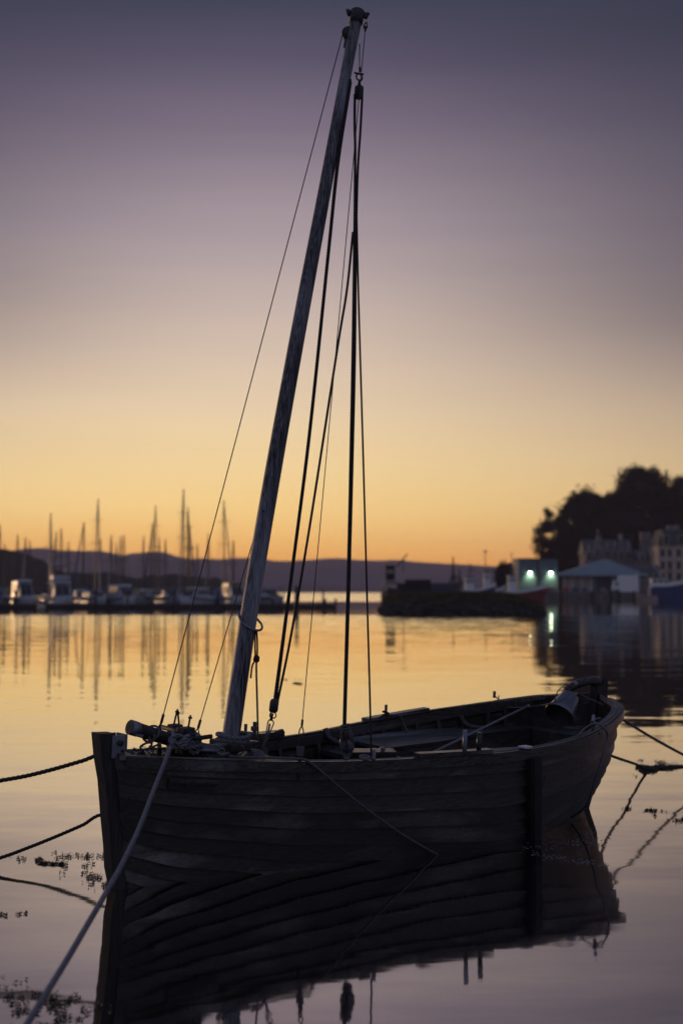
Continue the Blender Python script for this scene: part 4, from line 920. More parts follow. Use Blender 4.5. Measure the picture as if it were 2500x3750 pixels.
for k in range(NS):
    for sg in (-1, 1):
        secs = []
        for i, s in enumerate(STATS):
            fade = min(1, s / .05, (1 - s) / .04) * .85 + .15
            e0, n0, e1, n1 = girth(i, FR[k]), gnorm(i, FR[k]), girth(i, FR[k + 1]), gnorm(i, FR[k + 1])
            dn = (e1 - e0).normalized() if (e1 - e0).length > 1e-6 else Vector((0, 0, 1))
            lo = e0 - dn * .014 + n0 * (TH * 1.15 * fade); em_ = e0.lerp(e1, .5) + (n0 + n1) * .5 * (TH * .55 * fade) + (girth(i, (FR[k] + FR[k + 1]) / 2) - e0.lerp(e1, .5)); hi = e1
            pts = [lo, em_, hi, hi - n1 * TH, em_ - (n0 + n1) * .5 * TH, lo - n0 * TH]
            secs.append([Vector((p.x, sg * p.y, p.z)) for p in (pts if sg < 0 else pts[::-1])])
        v, f = loft(secs); obj('plank', v, f, M['hull'], boat)
# copper rivets along every land
b = MB(); rr = random.Random(3)
for k in range(1, NS + 1):
    for i in range(1, NSTAT * 3):
        s3 = i / (NSTAT * 3); i0 = min(NSTAT - 1, int(s3 * NSTAT)); t = s3 * NSTAT - i0
        if i % 5 not in (0, 2) and rr.random() < .9: continue
        if k == NS and i % 5: continue
        fr_ = FR[k] - (.012 if k < NS else .045)
        p = girth(i0, fr_).lerp(girth(i0 + 1, fr_), t); n_ = gnorm(i0, fr_)
        c_ = p + n_ * (.004 if k < NS else .03); c_ = c_ + Vector((0, 0, rr.uniform(-.004, .004)))
        for sg in (-1, 1):
            q = Vector((c_.x, sg * c_.y, c_.z)); nn = Vector((0, sg * n_.y, n_.z)); u_ = Vector((1, 0, 0)); w_ = nn.cross(u_)
            j = len(b.v); r_ = .0062
            b.v += [q + nn * .005] + [q + (u_ * math.cos(a) + w_ * math.sin(a)) * r_ for a in [m_ * PI / 3 for m_ in range(6)]]
            b.f += [(j, j + 1 + m_, j + 1 + (m_ + 1) % 6) for m_ in range(6)]
props(b.build('rivets', M['bronze'], boat), kind='stuff')
# stem post, stern post, keel
def slab(name, outline, hw_, mtl, taper=None):
    n = len(outline); v = [(x, -hw_, z) for x, z in outline] + [(x, hw_, z) for x, z in outline]
    f = [tuple(range(n)), tuple(range(2 * n - 1, n - 1, -1))] + [(i, i + n, (i + 1) % n + n, (i + 1) % n) for i in range(n)]
    return obj(name, v, f, mtl, boat)
front = [(interp(STEM, z), z) for z in (-.3, -.2, -.1, 0, .06, .127, .25, .41, .63, .77)] + [(-.163, .905)]
back = [(-.056, .900), (-.03, .77), (.02, .6), (.05, .4), (.08, .2), (.11, 0), (.2, -.12), (.45, -.28)]
slab('stem_post', front + back, .040, M['post'])
sp = [(4.50, .96), (4.575, .96), (4.57, .6), (4.53, .2), (4.45, 0), (4.38, -.12), (4.2, -.3), (4.0, -.3), (4.25, -.08), (4.36, .05), (4.42, .3), (4.47, .6)]
slab('stern_post', sp, .035, M['post'])
slab('keel', [(.3, -.30), (.45, -.42), (4.1, -.42), (4.15, -.28), (3.5, -.31), (2.3, -.34), (1, -.33)], .04, M['post'])
# rudder and tiller
ru = slab('rudder_head', [(4.582, 1.0), (4.61, 1.02), (4.65, .99), (4.65, .62), (4.582, .62)], .024, M['post'])
tp = [bl(2196, 2500, 1, .02), bl(2165, 2494, 1, .03), bl(2128, 2499, 1, .05), bl(2098, 2512, 1, .07), bl(2068, 2531, 1, .09)]
b = MB(); b.tube(catmull(tp, .02), lambda q: .042 - .010 * q, 10); ti = b.build('tiller', M['rail'], ru, True)
e0 = tp[-1]; dv = (tp[-1] - tp[-2]).normalized()
b = MB(); b.tube([e0 - dv * .12, e0 - dv * .09], .0345, 10); b.build('tiller_band', M['steel'], ru, True)
# gunwale rails (top), rubbing strakes (outside) and inwales (inside)
def strip(name, o0, o1, z0, z1, mtl, s0=0.0, s1=1.0, sides=(-1, 1), nst=70, jit=0.0, dz=0.0):
    for sg in sides:
        secs = []
        for i in range(nst + 1):
            s = s0 + (s1 - s0) * i / nst; u, b_, z = ug(s), bg_(s), zg(s) + dz
            db = (bg_(min(1, s + .004)) - bg_(max(0, s - .004))) / (ug(min(1, s + .004)) - ug(max(0, s - .004)))
            nrm = Vector((-db, 1, 0)).normalized()
            a0, a1 = (o(s) if callable(o) else o for o in (o0, o1))
            pts = [(a0, z0), (a1, z0), (a1, z1), (a0, z1)]; row = []
            for o_, zz in pts:
                j = noise.noise(Vector((u * 9, o_ * 50, zz * 40 + 3 * sg))) * jit
                y = max(.003 if sg else 0, b_ + nrm.y * (o_ + j)); row.append(Vector((u + nrm.x * (o_ + j), sg * y, z + zz + j)))
            secs.append(row if sg < 0 else row[::-1])
        v, f = loft(secs); yield obj(name, v, f, mtl, boat)
GW = lambda s: -.035 - .035 * max(0, (s - .72) / .28)
gunw = list(strip('gunwale', GW, .020, -.030, .0, M['rail'], .012, .985, jit=.0016))
rubs = list(strip('rubbing_strake', .0205, .038, -.062, -.006, M['rail'], .02, .985, jit=.002))
list(strip('inwale', -.058, -.036, -.075, -.012, M['inner'], .24, .93))
list(strip('gunwale_pad', -.045, .024, .0015, .028, M['rail'], .437, .553, (-1,), 20, .001))
list(strip('gunwale_pad', -.045, .024, .0015, .026, M['rail'], .605, .745, (1,), 20, .001))
list(strip('gunwale_pad', -.06, .024, .0015, .045, M['rail'], .298, .385, (1,), 20, .001))
# ribs
for k in range(17):
    s = .215 + k * .043; i = int(s * NSTAT)
    for sg in (-1, 1):
        row = []; 
        for q in range(15):
            f_ = .30 + .655 * q / 14; p = girth(i, f_); n_ = gnorm(i, f_)
            row.append((p - n_ * (TH + .001), n_))
        secs = []
        for p, n_ in row:
            a = p; c_ = p - n_ * .020
            q4 = [Vector((a.x - .014, sg * a.y, a.z)), Vector((a.x + .014, sg * a.y, a.z)), Vector((c_.x + .014, sg * c_.y, c_.z)), Vector((c_.x - .014, sg * c_.y, c_.z))]
            secs.append(q4 if sg > 0 else q4[::-1])
        v, f = loft(secs); obj('rib', v, f, M['rib'], boat)
# floor boards, thwarts, benches
def plate(name, us, yin, yout, z, th, mtl, sg=1):
    secs = []
    for u in us:
        a, c_ = yin(u), yout(u)
        if c_ - a < .004: c_ = a + .004
        secs.append([Vector((u, sg * a, z)), Vector((u, sg * c_, z)), Vector((u, sg * c_, z - th)), Vector((u, sg * a, z - th))])
    v, f = loft(secs); return obj(name, v, f, mtl, boat)
for k in range(9):
    y0 = -.36 + k * .08
    plate('floor_board', [.9 + q * .2 for q in range(17)], lambda u: max(-skin(u, .06) + .03, min(skin(u, .06) - .03, y0 + .004)), lambda u: max(-skin(u, .06) + .034, min(skin(u, .06) - .026, y0 + .076)), .06, .02, M['inner'])
def thwart(u0, u1, z, mtl='bench', n=2):
    for q in range(n):
        a = u0 + (u1 - u0) * q / n + .003; c_ = u0 + (u1 - u0) * (q + 1) / n - .003; ha = skin(a, z) - .036; hc = skin(c_, z) - .036
        v = [(a, -ha, z), (c_, -hc, z), (c_, hc, z), (a, ha, z), (a, -ha, z - .03), (c_, -hc, z - .03), (c_, hc, z - .03), (a, ha, z - .03)]
        b = MB(); b.add(v, [(0, 1, 2, 3), (7, 6, 5, 4), (0, 4, 5, 1), (1, 5, 6, 2), (2, 6, 7, 3), (3, 7, 4, 0)]); b.build('thwart', M[mtl], boat)
thwart(1.30, 1.52, .50); thwart(2.06, 2.36, .565)
ZB = .605
def yin(u): return interp([(2.38, .17), (3.0, .20), (3.42, .29), (3.9, .33), (4.16, .30)], u)
for sg in (1, -1):
    for q in range(3):
        plate('bench_board', [2.38 + (4.14 - 2.38) * j / 22 for j in range(23)], lambda u: yin(u) + (skin(u, ZB) - .036 - yin(u)) * (q / 3) + .0025, lambda u: yin(u) + (skin(u, ZB) - .036 - yin(u)) * ((q + 1) / 3) - .0025, ZB, .024, M['bench'], sg)
    plate('bench_fascia', [2.38 + (4.14 - 2.38) * j / 22 for j in range(23)], lambda u: yin(u) + .004, lambda u: yin(u) + .024, ZB - .026, .12, M['inner'], sg)
for q in range(3):
    a = 4.145 + q * .11; c_ = a + .105; ha = max(.02, skin(a, ZB) - .036); hc = max(.015, skin(c_, ZB) - .036)
    b = MB(); b.add([(a, -ha, ZB), (c_, -hc, ZB), (c_, hc, ZB), (a, ha, ZB), (a, -ha, ZB - .025), (c_, -hc, ZB - .025), (c_, hc, ZB - .025), (a, ha, ZB - .025)],
                    [(0, 1, 2, 3), (7, 6, 5, 4), (0, 4, 5, 1), (1, 5, 6, 2), (2, 6, 7, 3), (3, 7, 4, 0)]); b.build('stern_board', M['bench'], boat)
b = MB(); b.box(4.12, 4.143, -.30, .30, ZB - .14, ZB - .002); b.build('stern_fascia', M['inner'], boat)
# grown knees on the far side
for u0 in (2.12, 3.62):
    y1 = skin(u0, .6) - .05
    P = [(u0 + .02, y1 + .02, .70), (u0 + .03, y1 - .01, .645), (u0 + .06, y1 - .06, .615), (u0 + .10, y1 - .17, ZB + .012 if u0 > 2.4 else .585)]
    b = MB(); b.tube(catmull(P, .02), lambda q: .026 - .008 * q, 7); b.build('knee', M['bench'], boat, True)
# foredeck
ND = 8; wmax = .42
for k in range(ND):
    y0 = -wmax + 2 * wmax * k / ND; y1 = y0 + 2 * wmax / ND; us = [-.04 + 1.04 * q / 26 for q in range(27)]; secs = []
    for u in us:
        s = s_of(u); lim = bg_(s) - .034; a = max(-lim, min(lim, y0 + .003)); c_ = max(-lim, min(lim, y1 - .003))
        if c_ - a < .002: continue
        zc = lambda y: zg(s) - .014 + .012 * (1 - (y / .42) ** 2)
        secs.append([Vector((u, a, zc(a))), Vector((u, c_, zc(c_))), Vector((u, c_, zc(c_) - .024)), Vector((u, a, zc(a) - .024))])
    v, f = loft(secs); obj('deck_plank', v, f, M['deck'], boat)
b = MB(); b.box(1.003, 1.03, -.335, .335, .54, .70); b.build('deck_beam', M['inner'], boat)
b = MB(); b.cbox((.84, 0, .765), .2, .22, .06, bev=.01); b.build('mast_partner', M['rail'], boat)
# name board with its carved lettering, fixed to the second strake from the top
nb0 = bl(616, 2851, 1, -.30); 
def on_skin(px, py):
    y = -.25
    for _ in range(12):
        p = bl(px, py, 1, y); y = -(skin(p.x, p.z) + .012)
    return bl(px, py, 1, y)
c00, c10, c11, c01 = (on_skin(*p) for p in ((616, 2888), (797, 2892), (797, 2856), (616, 2848)))
ex = (c10 - c00).normalized(); ey0 = (c01 - c00); ez = ex.cross(ey0).normalized(); ey = ez.cross(ex)
if ez.y > 0: ez = -ez; ey = -ey
wd = (c10 - c00).length; hd = (c01 - c00).length
nbm = Matrix((ex, ey, ez)).transposed().to_4x4(); nbm.translation = (c00 + c10 + c11 + c01) / 4 + ez * .009
plank_b = MB(); plank_b.cbox((0, 0, 0), wd, hd, .014, bev=.002)
nbo = plank_b.build('name_board', M['inner'], boat); nbo.matrix_local = nbm
cu = bpy.data.curves.new('lettering', 'FONT'); cu.body = 'Wee Dooker'; cu.size = hd * .78; cu.align_x = 'CENTER'; cu.align_y = 'CENTER'; cu.extrude = .0012; cu.space_character = 1.12
tmp = bpy.data.objects.new('tmp_text', cu); COL.objects.link(tmp)
me = bpy.data.meshes.new_from_object(tmp.evaluated_get(bpy.context.evaluated_depsgraph_get())); me.name = 'lettering'
bpy.data.objects.remove(tmp)
M['plate'] = mat('plate_metal', (0.55, 0.55, 0.6), 0.4, 0.3, 0.15, 20)
M['letter'] = mat('carved_letter', (0.004, 0.004, 0.004), 0.8, 0, 0.1, 10)
me.materials.clear(); me.materials.append(M['letter'])
lt = bpy.data.objects.new('lettering', me); COL.objects.link(lt); lt.parent = nbo; lt.location = (0, 0, .0074)
# rubbing post hung on the near side
ft, fb_ = Vector((2.75, -(.765), .70)), None
pp = [on_skin(1938, y) for y in (2772, 2850, 2930, 3010, 3080)]
secs = []
for i, p in enumerate(pp + [pp[-1] + Vector((0, .03, -.25))]):
    out_ = .030; hwid = .052
    x_, y_, z_ = p.x, p.y, p.z
    secs.append([Vector((x_ - hwid, y_ + .02, z_)), Vector((x_ - hwid, y_ - out_ - .02, z_)), Vector((x_ - hwid * .7, y_ - out_ - .045, z_)), Vector((x_ + hwid * .7, y_ - out_ - .045, z_)), Vector((x_ + hwid, y_ - out_ - .02, z_)), Vector((x_ + hwid, y_ + .02, z_))])
v, f = loft(secs); fp = obj('rubbing_post', v, f, M['post'], boat)
b = MB(); q = pp[1]; b.tube([q + Vector((.05, -.09, .02)), q + Vector((.12, -.085, .06))], .006, 6); b.tube([q + Vector((.05, -.09, .02)), q + Vector((.03, -.095, -.06))], .006, 6); b.build('post_pin', M['iron'], fp)
sc_ = s_of(2.75)
b = MB(); b.cbox((2.75, -bg_(sc_) + .004, zg(sc_) + .012), .08, .066, .014, Matrix.Rotation(.03, 3, 'Z'), bev=.003); b.build('rail_plate', M['plate'], boat)
# chain plate on the near side
cp0, cp1 = on_skin(1089, 2823), on_skin(1089, 2856)
b = MB(); b.tube([cp0 + Vector((0, -.014, .06)), cp0 + Vector((0, -.012, 0)), cp1 + Vector((0, -.012, 0))], .011, 6); b.build('chain_plate', M['iron'], boat)
# thole pins
def pin(name, u, y, z0, z1, r, mtl, tilt=(0, 0)):
    b = MB(); b.tube([(u, y, z0), (u + tilt[0], y + tilt[1], z1)], r, 10); return b.build(name, mtl, boat, True)
pin('thole_pin', 2.235, -.655, .69, .845, .0155, M['steel']); pin('thole_pin', 2.355, -.672, .69, .825, .017, M['rail'])
pf = [bl(1412, 2612, 1, .715), bl(1808, 2568, 1, .66)]
pin('thole_pin', pf[0].x, .715, zg(s_of(pf[0].x)), zg(s_of(pf[0].x)) + .105, .011, M['iron']); pin('thole_pin', pf[1].x, .66, zg(s_of(pf[1].x)) - .01, zg(s_of(pf[1].x)) + .042, .012, M['iron'])
q = bl(2170, 2662, 2, .80); pin('thole_pin', q.x, q.y, .775, .885, .012, M['steel'])
for (px, ytop, hgt, r_) in ((898, 2652, .13, .011), (931, 2644, .15, .013)):
    q = bl(px, 2704, 1, .43); pin('belaying_post', q.x, .43, zg(s_of(q.x)) + .02, bl(px, ytop, 1, .43).z, r_, M['iron'])
# handle / fairlead on the far rail
h0, h1 = bl(1003, 2704, 1, .455), bl(1038, 2697, 1, .47)
b = MB(); b.tube(catmull([h0, h0 + Vector((0, 0, .03)), h0 + Vector((.012, 0, .043)), h1 + Vector((-.012, 0, .045)), h1 + Vector((0, 0, .03)), h1], .01), .008, 7); b.build('rail_handle', M['steel'], boat, True)
# samson post in the well
q = bl(928, 2740, 1, .02); b = MB(); b.cbox((q.x, .02, .62), .06, .06, .30, bev=.006); b.build('samson_post', M['rail'], boat)
# bitts on the foredeck with their iron bolts and cross bar
def bitt(y, u, zt, wd_, bolts):
    b = MB(); b.cbox((u, y, .70 + (zt - .70) / 2), wd_, wd_ * .9, zt - .70, bev=.008); bt = b.build('bitt', M['spar'], boat)
    for (dx, hgt, tl) in bolts:
        b = MB(); b.tube([(u + dx, y, zt - .01), (u + dx + tl, y, zt + hgt)], .006, 7); b.cbox((u + dx + tl, y, zt + hgt - .004), .017, .017, .012); b.tube([(u + dx + tl, y, zt + hgt), (u + dx + tl * 1.1, y, zt + hgt + .012)], .0055, 6); b.build('bolt', M['iron'], bt)
    return bt
qn = bl(682, 2663, 1, -.085); qf = bl(642, 2652, 1, .09)
b1 = bitt(-.085, qn.x, qn.z, .085, ((.015, .058, .012),)); b2 = bitt(.09, qf.x, qf.z, .075, ((-.012, .078, .022), (.03, .07, -.014)))
b = MB(); b.tube([(qn.x - .01, -.17, qn.z - .035), (qn.x + .0, .16, qn.z - .03)], .0145, 9); b.build('cross_bar', M['spar'], boat, True)
b = MB(); b.tube([(qn.x - .02, -.20, qn.z - .05), (qn.x + .10, -.20, qn.z - .045)], .0135, 9); b.build('norman_pin', M['spar'], b1, True)
# stem-head fitting
b = MB()
for sg in (-1, 1): b.cbox((-.035, sg * .048, .825), .09, .012, .13, bev=.003)
b.cbox((.02, 0, .84), .012, .10, .10, bev=.003); sf = b.build('stem_fitting', M['steel'], boat)
b = MB(); b.tube([(-.03, -.066, .845), (-.03, .066, .845)], .017, 10); b.build('roller_bolt', M['iron'], sf, True)
b = MB(); b.tube([(-.01, -.056, .80), (-.01, -.040, .80)], .011, 8); b.build('plate_bolt', M['iron'], sf, True)

# ---- mast
MP = [bl(x, y, 1, 0) for x, y in ((838, 2762), (843, 2715), (912, 2250), (996, 1750), (1089, 1232), (1190, 690), (1268, 260), (1309, 46))]
MPc = catmull(MP, .06)
WR = [(0, .056), (.1, .0545), (.36, .052), (.6, .047), (.9, .037), (.97, .0375), (1, .039)]
b = MB(); b.tube(MPc, lambda q: interp(WR, q), 20); mast = b.build('mast', M['mast'], boat, True)
mt = MP[-1]; md = (MP[-1] - MP[-2]).normalized()
MR = md.to_track_quat('Z', 'X').to_matrix()
b = MB(); b.tube([mt - md * .075, mt - md * .03, mt + md * .01], .0455, 18); b.ball(mt + md * .01, .043, 2, (1, 1, .42), MR); cap_ = b.build('mast_cap', M['iron'], mast, True)
side = (BINV.to_3x3() @ Vector((1, 0, 0))); side = (side - md * side.dot(md)).normalized(); toc = (BINV.to_3x3() @ Vector((0, -1, 0)))
for sg, tname in ((1, 'lug'), (-1, 'lug')):
    b = MB(); c_ = mt + side * sg * .055 - md * .012; b.ball(c_, .022, 2, (1, .7, 1.1)); b.ball(c_ + side * sg * .012 + md * .014, .014, 1); b.build(tname, M['iron'], mast, True)
b = MB(); c_ = mt - md * .155 - side * .033; b.tube([c_ - toc * .02, c_ + toc * .02], .043, 16); b.build('sheave', M['iron'], mast, True)
b = MB(); c_ = mt - md * .22 - side * .034; b.cbox(c_, .024, .03, .07, MR, bev=.006); b.build('sheave_cheek', M['iron'], mast)
for (px, py) in ((964, 1872), (945, 2054)):
    p = bl(px, py, 1, -.0); n_ = (BINV @ EYE - p).normalized(); c_ = p + n_ * .0475
    b = MB(); b.tube([c_ - n_ * .006, c_ + n_ * .003], .008, 8); b.build('bolt_head', M['iron'], mast)
# iron hoop (traveller) round the mast
rc = bl(917, 2275, 1, 0); h = MB(); e1 = (side * .078 - md * .030); e2 = toc.normalized() * .078
pts = [rc + e1 * math.cos(a) + (e2 - md * .035) * math.sin(a) for a in [2 * PI * k / 48 for k in range(49)]]
h.tube(pts, .0075, 8, False); hoop = h.build('mast_hoop', M['steel'], mast, True)
# ---- standing rigging (wires)
def wire(name, a, b_, r, mtl=None, n=6, parent=None):
    m = MB(); m.tube([a, b_], r, n); return m.build(name, mtl or M['wire'], parent or boat, True)
def thimble(name, p, d, parent, ln=.055, wdt=.014, r=.004):
    """teardrop eye hanging along d from p"""
    d = Vector(d).normalized(); sd_ = side; m = MB(); n = 22; pts = []
    for k in range(n + 1):
        a = 2 * PI * k / n; pts.append(p + d * (ln * (1 - math.cos(a)) / 2) + sd_ * (math.sin(a) * wdt * math.sin(a / 2) ** 1.2))
    m.tube(pts, r, 6, False); return m.build(name, M['iron'], parent, True)
# forestay
fs_t = bl(1270, 132, 1, 0) - side * .03; fs_b = bl(596, 2628, 1, .0)
fo = wire('forestay', fs_t, fs_b, .0036); dd = (fs_b - fs_t).normalized()
wire('ferrule', fs_b - dd * .02, fs_b + dd * .03, .0085, M['iron'], 8, fo)
fe = bl(584, 2664, 1, 0); wire('turnbuckle', fs_b + dd * .03, fe, .0068, M['iron'], 8, fo); thimble('shackle', fe - dd * .012, (fe - fs_b) + Vector((0, 0, -.02)), fo, .065, .022, .006)
wire('eye_plate', fe + Vector((0, 0, -.03)), Vector((fe.x + .01, 0, .74)), .012, M['iron'], 8, fo)
# far shroud
sh_t = bl(942, 1928, 1, .03); sb = bl(733, 2642, 1, .30); fsh = wire('shroud', sh_t, sb, .0034); d2 = (sb - sh_t).normalized()
wire('ferrule', sb - d2 * .01, sb + d2 * .045, .0085, M['iron'], 8, fsh); thimble('thimble', sb + d2 * .045, d2, fsh, .075, .024)
se = bl(716, 2696, 1, .325); wire('lanyard', sb + d2 * .11, se, .012, M['iron'], 8, fsh); wire('lanyard', se, Vector((se.x, .325, .70)), .008, M['iron'], 6, fsh)
# near shroud
ns_t = bl(1338, 96, 1, -.03); nb = bl(1107, 2638, 1, -.355); nsh = wire('shroud', ns_t, nb, .0030); d3 = (nb - ns_t).normalized()
wire('ferrule', nb - d3 * .005, nb + d3 * .032, .0075, M['iron'], 8, nsh); thimble('thimble', nb + d3 * .032, d3, nsh, .062, .018)
na = nb + d3 * .085; nz_ = bl(1098, 2784, 1, -.372)
lp = MB()
for k in range(3): lp.tube(catmull([na + side * (.004 * (k - 1)), na.lerp(nz_, .4) + side * (.009 * (k - 1)), nz_ + side * (.005 * (k - 1))], .02), .0065, 6)
lp.build('lanyard', M['rope_dk'], nsh, True)
lp = MB()
for k in range(7):
    c_ = na.lerp(nz_, .48 + .055 * k); e_ = (nz_ - na).normalized(); a_ = side; t_ = e_.cross(a_).normalized()
    lp.tube([c_ + (a_ * math.cos(q) + t_ * math.sin(q)) * (.021 - .0006 * k) + e_ * (q / 6.28 * .008) for q in [2 * PI * j / 14 for j in range(15)]], .0055, 6, False)
lp.build('lashing', M['rope_md'], nsh, True)
wire('ferrule', ns_t + Vector((0, 0, .0)), ns_t - d3 * -.035, .0075, M['iron'], 8, nsh); thimble('thimble', ns_t + md * .03, -md, nsh, .05, .016)

# ---- pulley blocks and halyards
def block(name, c, d, ln, wd_, dp, mtl):
    """wooden block: two cheeks, sheave and strop, long axis d"""
    d = Vector(d).normalized(); q = d.to_track_quat('Z', 'X').to_matrix()
    xax = side - d * side.dot(d); xax.normalize(); yax = d.cross(xax); m = Matrix((xax, yax, d)).transposed()
    root = None
    b = MB(); b.ball(c, 1, 3, (wd_ / 2, dp / 2, ln / 2), m)
    vv = []
    for p in b.v:
        l = m.inverted() @ (p - c); l.z = max(-ln * .46, min(ln * .46, l.z)); l.x = max(-wd_ * .47, min(wd_ * .47, l.x * 1.25)); vv.append(c + m @ l)
    b.v = vv; root = b.build(name, mtl, boat, True)
    b = MB(); b.tube([c - yax * (dp * .53), c + yax * (dp * .53)], wd_ * .13, 8); b.build('sheave_pin', M['iron'], root, True)
    b = MB(); b.tube([c + xax * wd_ * .1 - yax * dp * .35 + d * ln * .5, c - yax * dp * .55 + d * ln * .1, c - yax * dp * .5 - d * ln * .42], .005, 6); b.build('strop', M['iron'], root, True)
    return root
ub = bl(1314, 338, 1, -.03); ud = (bl(1316, 300, 1, -.03) - ub)
blk = block('pulley_block', ub, ud, .105, .062, .05, M['iron'])
ut = bl(1317, 292, 1, -.03); us_ = bl(1316, 270, 1, -.03)
b = MB(); cc = bl(1315, 283, 1, -.03); uz_ = (us_ - ut).normalized()
b.tube([cc + side * .020 * math.sin(a) - uz_ * .022 * math.cos(a) for a in [2 * PI * k / 20 * .86 + .44 for k in range(21)]], .0055, 7); b.tube([us_ - side * .036, us_ + side * .028], .0065, 7); b.build('shackle', M['iron'], blk, True)
wire('neck', ut, ub + uz_ * .04, .009, M['iron'], 8, blk)
wire('pendant_wire', bl(1316, 160, 1, -.02), us_, .0035, M['wire'], 6, blk); wire('ferrule', bl(1317, 246, 1, -.028), bl(1317, 262, 1, -.03), .008, M['iron'], 8, blk)
def hal(P, r, mtl='rope_dk', name='halyard', par=None): return rope(name, P, r, M[mtl], par or boat, True)
def bp(px, py, y): return bl(px, py, 1, y)
# main fall to the near rail: left and right parts from the upper block, joining a third of the way down
hal([bp(1299, 345, -.03), bp(1298, 450, -.03), bp(1300, 600, -.05), bp(1294, 1100, -.13), bp(1285, 1594, -.23), bp(1274, 2100, -.35), bp(1259, 2650, -.482), bp(1260, 2705, -.483)], .0080)
hal([bp(1326, 350, -.03), bp(1319, 480, -.035), bp(1309, 640, -.055), bp(1303, 900, -.09), bp(1299, 1300, -.16), bp(1290, 1700, -.26), bp(1278, 2150, -.37), bp(1264, 2640, -.482), bp(1268, 2700, -.483)], .0072)
hal([bp(1303, 640, -.05), bp(1310, 1000, -.1), bp(1318, 1290, -.16), bp(1329, 1660, -.25), bp(1341, 2100, -.36), bp(1353, 2520, -.46), bp(1359, 2770, -.50)], .0058)
# fall of the second tackle beside the mast
hal([bp(1283, 290, -.04), bp(1236, 585, -.045), bp(1200, 930, -.05), bp(1130, 1600, -.08), bp(1060, 2150, -.12), bp(1002, 2585, -.15)], .0076)
hal([bp(1285, 300, -.045), bp(1239, 600, -.05), bp(1204, 930, -.055), bp(1134, 1600, -.085), bp(1064, 2150, -.125), bp(1008, 2585, -.15)], .0064)
hal([bp(1292, 850, -.09), bp(1270, 1060, -.1), bp(1235, 1275, -.11), bp(1135, 1920, -.13), bp(1065, 2330, -.145), bp(1013, 2585, -.15)], .0072)
lbk = block('pulley_block', bp(1003, 2585, -.15), bp(1006, 2560, -.15) - bp(1003, 2585, -.15), .095, .058, .05, M['spar'])
thimble('shackle', bp(1002, 2600, -.15), bp(998, 2628, -.15) - bp(1002, 2600, -.15), lbk, .05, .026, .004)
c1, c2 = bp(997, 2612, -.15), bp(992, 2640, -.15); wire('strop', c1, c2, .009, M['rope_dk'], 7, lbk)
b = MB(); dn = (bp(982, 2682, -.15) - bp(994, 2632, -.15)); dn.normalize(); top = bp(993, 2634, -.15); q = side - dn * side.dot(dn); q.normalize()
oval = [(0, 0), (.018, .010), (.024, .022), (.020, .045), (.014, .075), (.008, .088), (0, .091), (-.010, .088), (-.014, .075), (-.016, .045), (-.018, .022), (-.012, .006), (0, 0)]
b.tube(catmull([top + q * a * .85 + dn * c_ for a, c_ in oval], .006), .0042, 7, False); b.build('carabiner', M['steel'], lbk, True)
hal([bp(983, 2681, -.15), bp(975, 2712, -.14), bp(966, 2745, -.12), Vector((1.06, -.10, .52))], .0075, 'rope_md')
hal([bp(988, 2650, -.15), bp(982, 2683, -.15), bp(980, 2690, -.15)], .0055, 'rope_md')
# line from the hoop down to the rail, with its knot
k0 = bp(937, 2304, -.07)
hal([k0 - side * .006, bp(934, 2350, -.07), bp(935, 2400, -.075), bp(938, 2415, -.08)], .0052)
hal([k0 + side * .004, bp(942, 2350, -.07), bp(942, 2395, -.075), bp(939, 2412, -.08)], .0052)
kn = bp(939, 2413, -.085); b = MB()
for k in range(3): b.tube([kn + (side * math.cos(a) * .014 + md * (math.sin(a) * .012 + .006 * (k - 1)) + toc * .012 * math.sin(a + k)) for a in [2 * PI * j / 16 for j in range(17)]], .0062, 7, False)
b.build('knot', M['rope_dk'], boat, True)
hal([kn, bp(925, 2435, -.08), bp(920, 2465, -.08), bp(918, 2484, -.08)], .0052)
hal([kn, bp(939, 2470, -.08), bp(942, 2580, -.05), bp(945, 2690, 0.0), bp(949, 2770, .03)], .0056, 'rope_md')
hal([bp(942, 2683, .3), bp(955, 2700, .3), bp(963, 2716, .28), bp(963, 2745, .25), bp(958, 2775, .2)], .0042, 'rope_dk')
# turns on the two far posts
b = MB(); pa, pb = bp(898, 2690, .43), bp(931, 2685, .43)
for k in range(4):
    cm = pa.lerp(pb, .5) + Vector((0, 0, .010 * k - .024)); ax_ = (pb - pa) * .62
    v, f = rope_mesh([cm + ax_ * math.cos(a) + Vector((0, .018, 0)) * math.sin(a) + Vector((0, 0, .012)) * math.cos(a + k) * .5 for a in [2 * PI * j / 20 for j in range(21)]], .0072); b.add(v, f)
for k in range(3):
    cm = pb + Vector((0, 0, .022 + .008 * k)); v, f = rope_mesh([cm + (Vector((1, 0, 0)) * math.cos(a) + Vector((0, 1, 0)) * math.sin(a)) * .018 for a in [2 * PI * j / 14 for j in range(15)]], .0062); b.add(v, f)
b.build('belayed_rope', M['rope_md'], boat, True)
# lower tackle block lashed at the near rail
lowb = bp(1270, 2725, -.475); rb = block('pulley_block', lowb, bp(1266, 2690, -.475) - lowb, .105, .090, .07, M['bench'])
b = MB(); topk = bp(1262, 2655, -.482)
for k in range(6):
    cm = topk.lerp(lowb, .04 + .085 * k); v, f = rope_mesh([cm + side * (.024 + .006 * math.sin(k)) * math.cos(a) + toc * .022 * math.sin(a) + Vector((0, 0, 1)) * (.012 * math.cos(a + .8 * k)) for a in [2 * PI * j / 16 for j in range(17)]], .0068); b.add(v, f)
for dx in (-.026, .024, .036, .0):
    v, f = rope_mesh([topk + side * dx * .5, topk.lerp(lowb, .5) + side * dx + toc * .02, lowb + side * dx * 1.05 + toc * .012, lowb + side * dx * .5 - Vector((0, 0, .07)), bp(1266, 2783, -.485)], .0082); b.add(v, f)
b.build('lashing', M['rope_md'], rb, True)
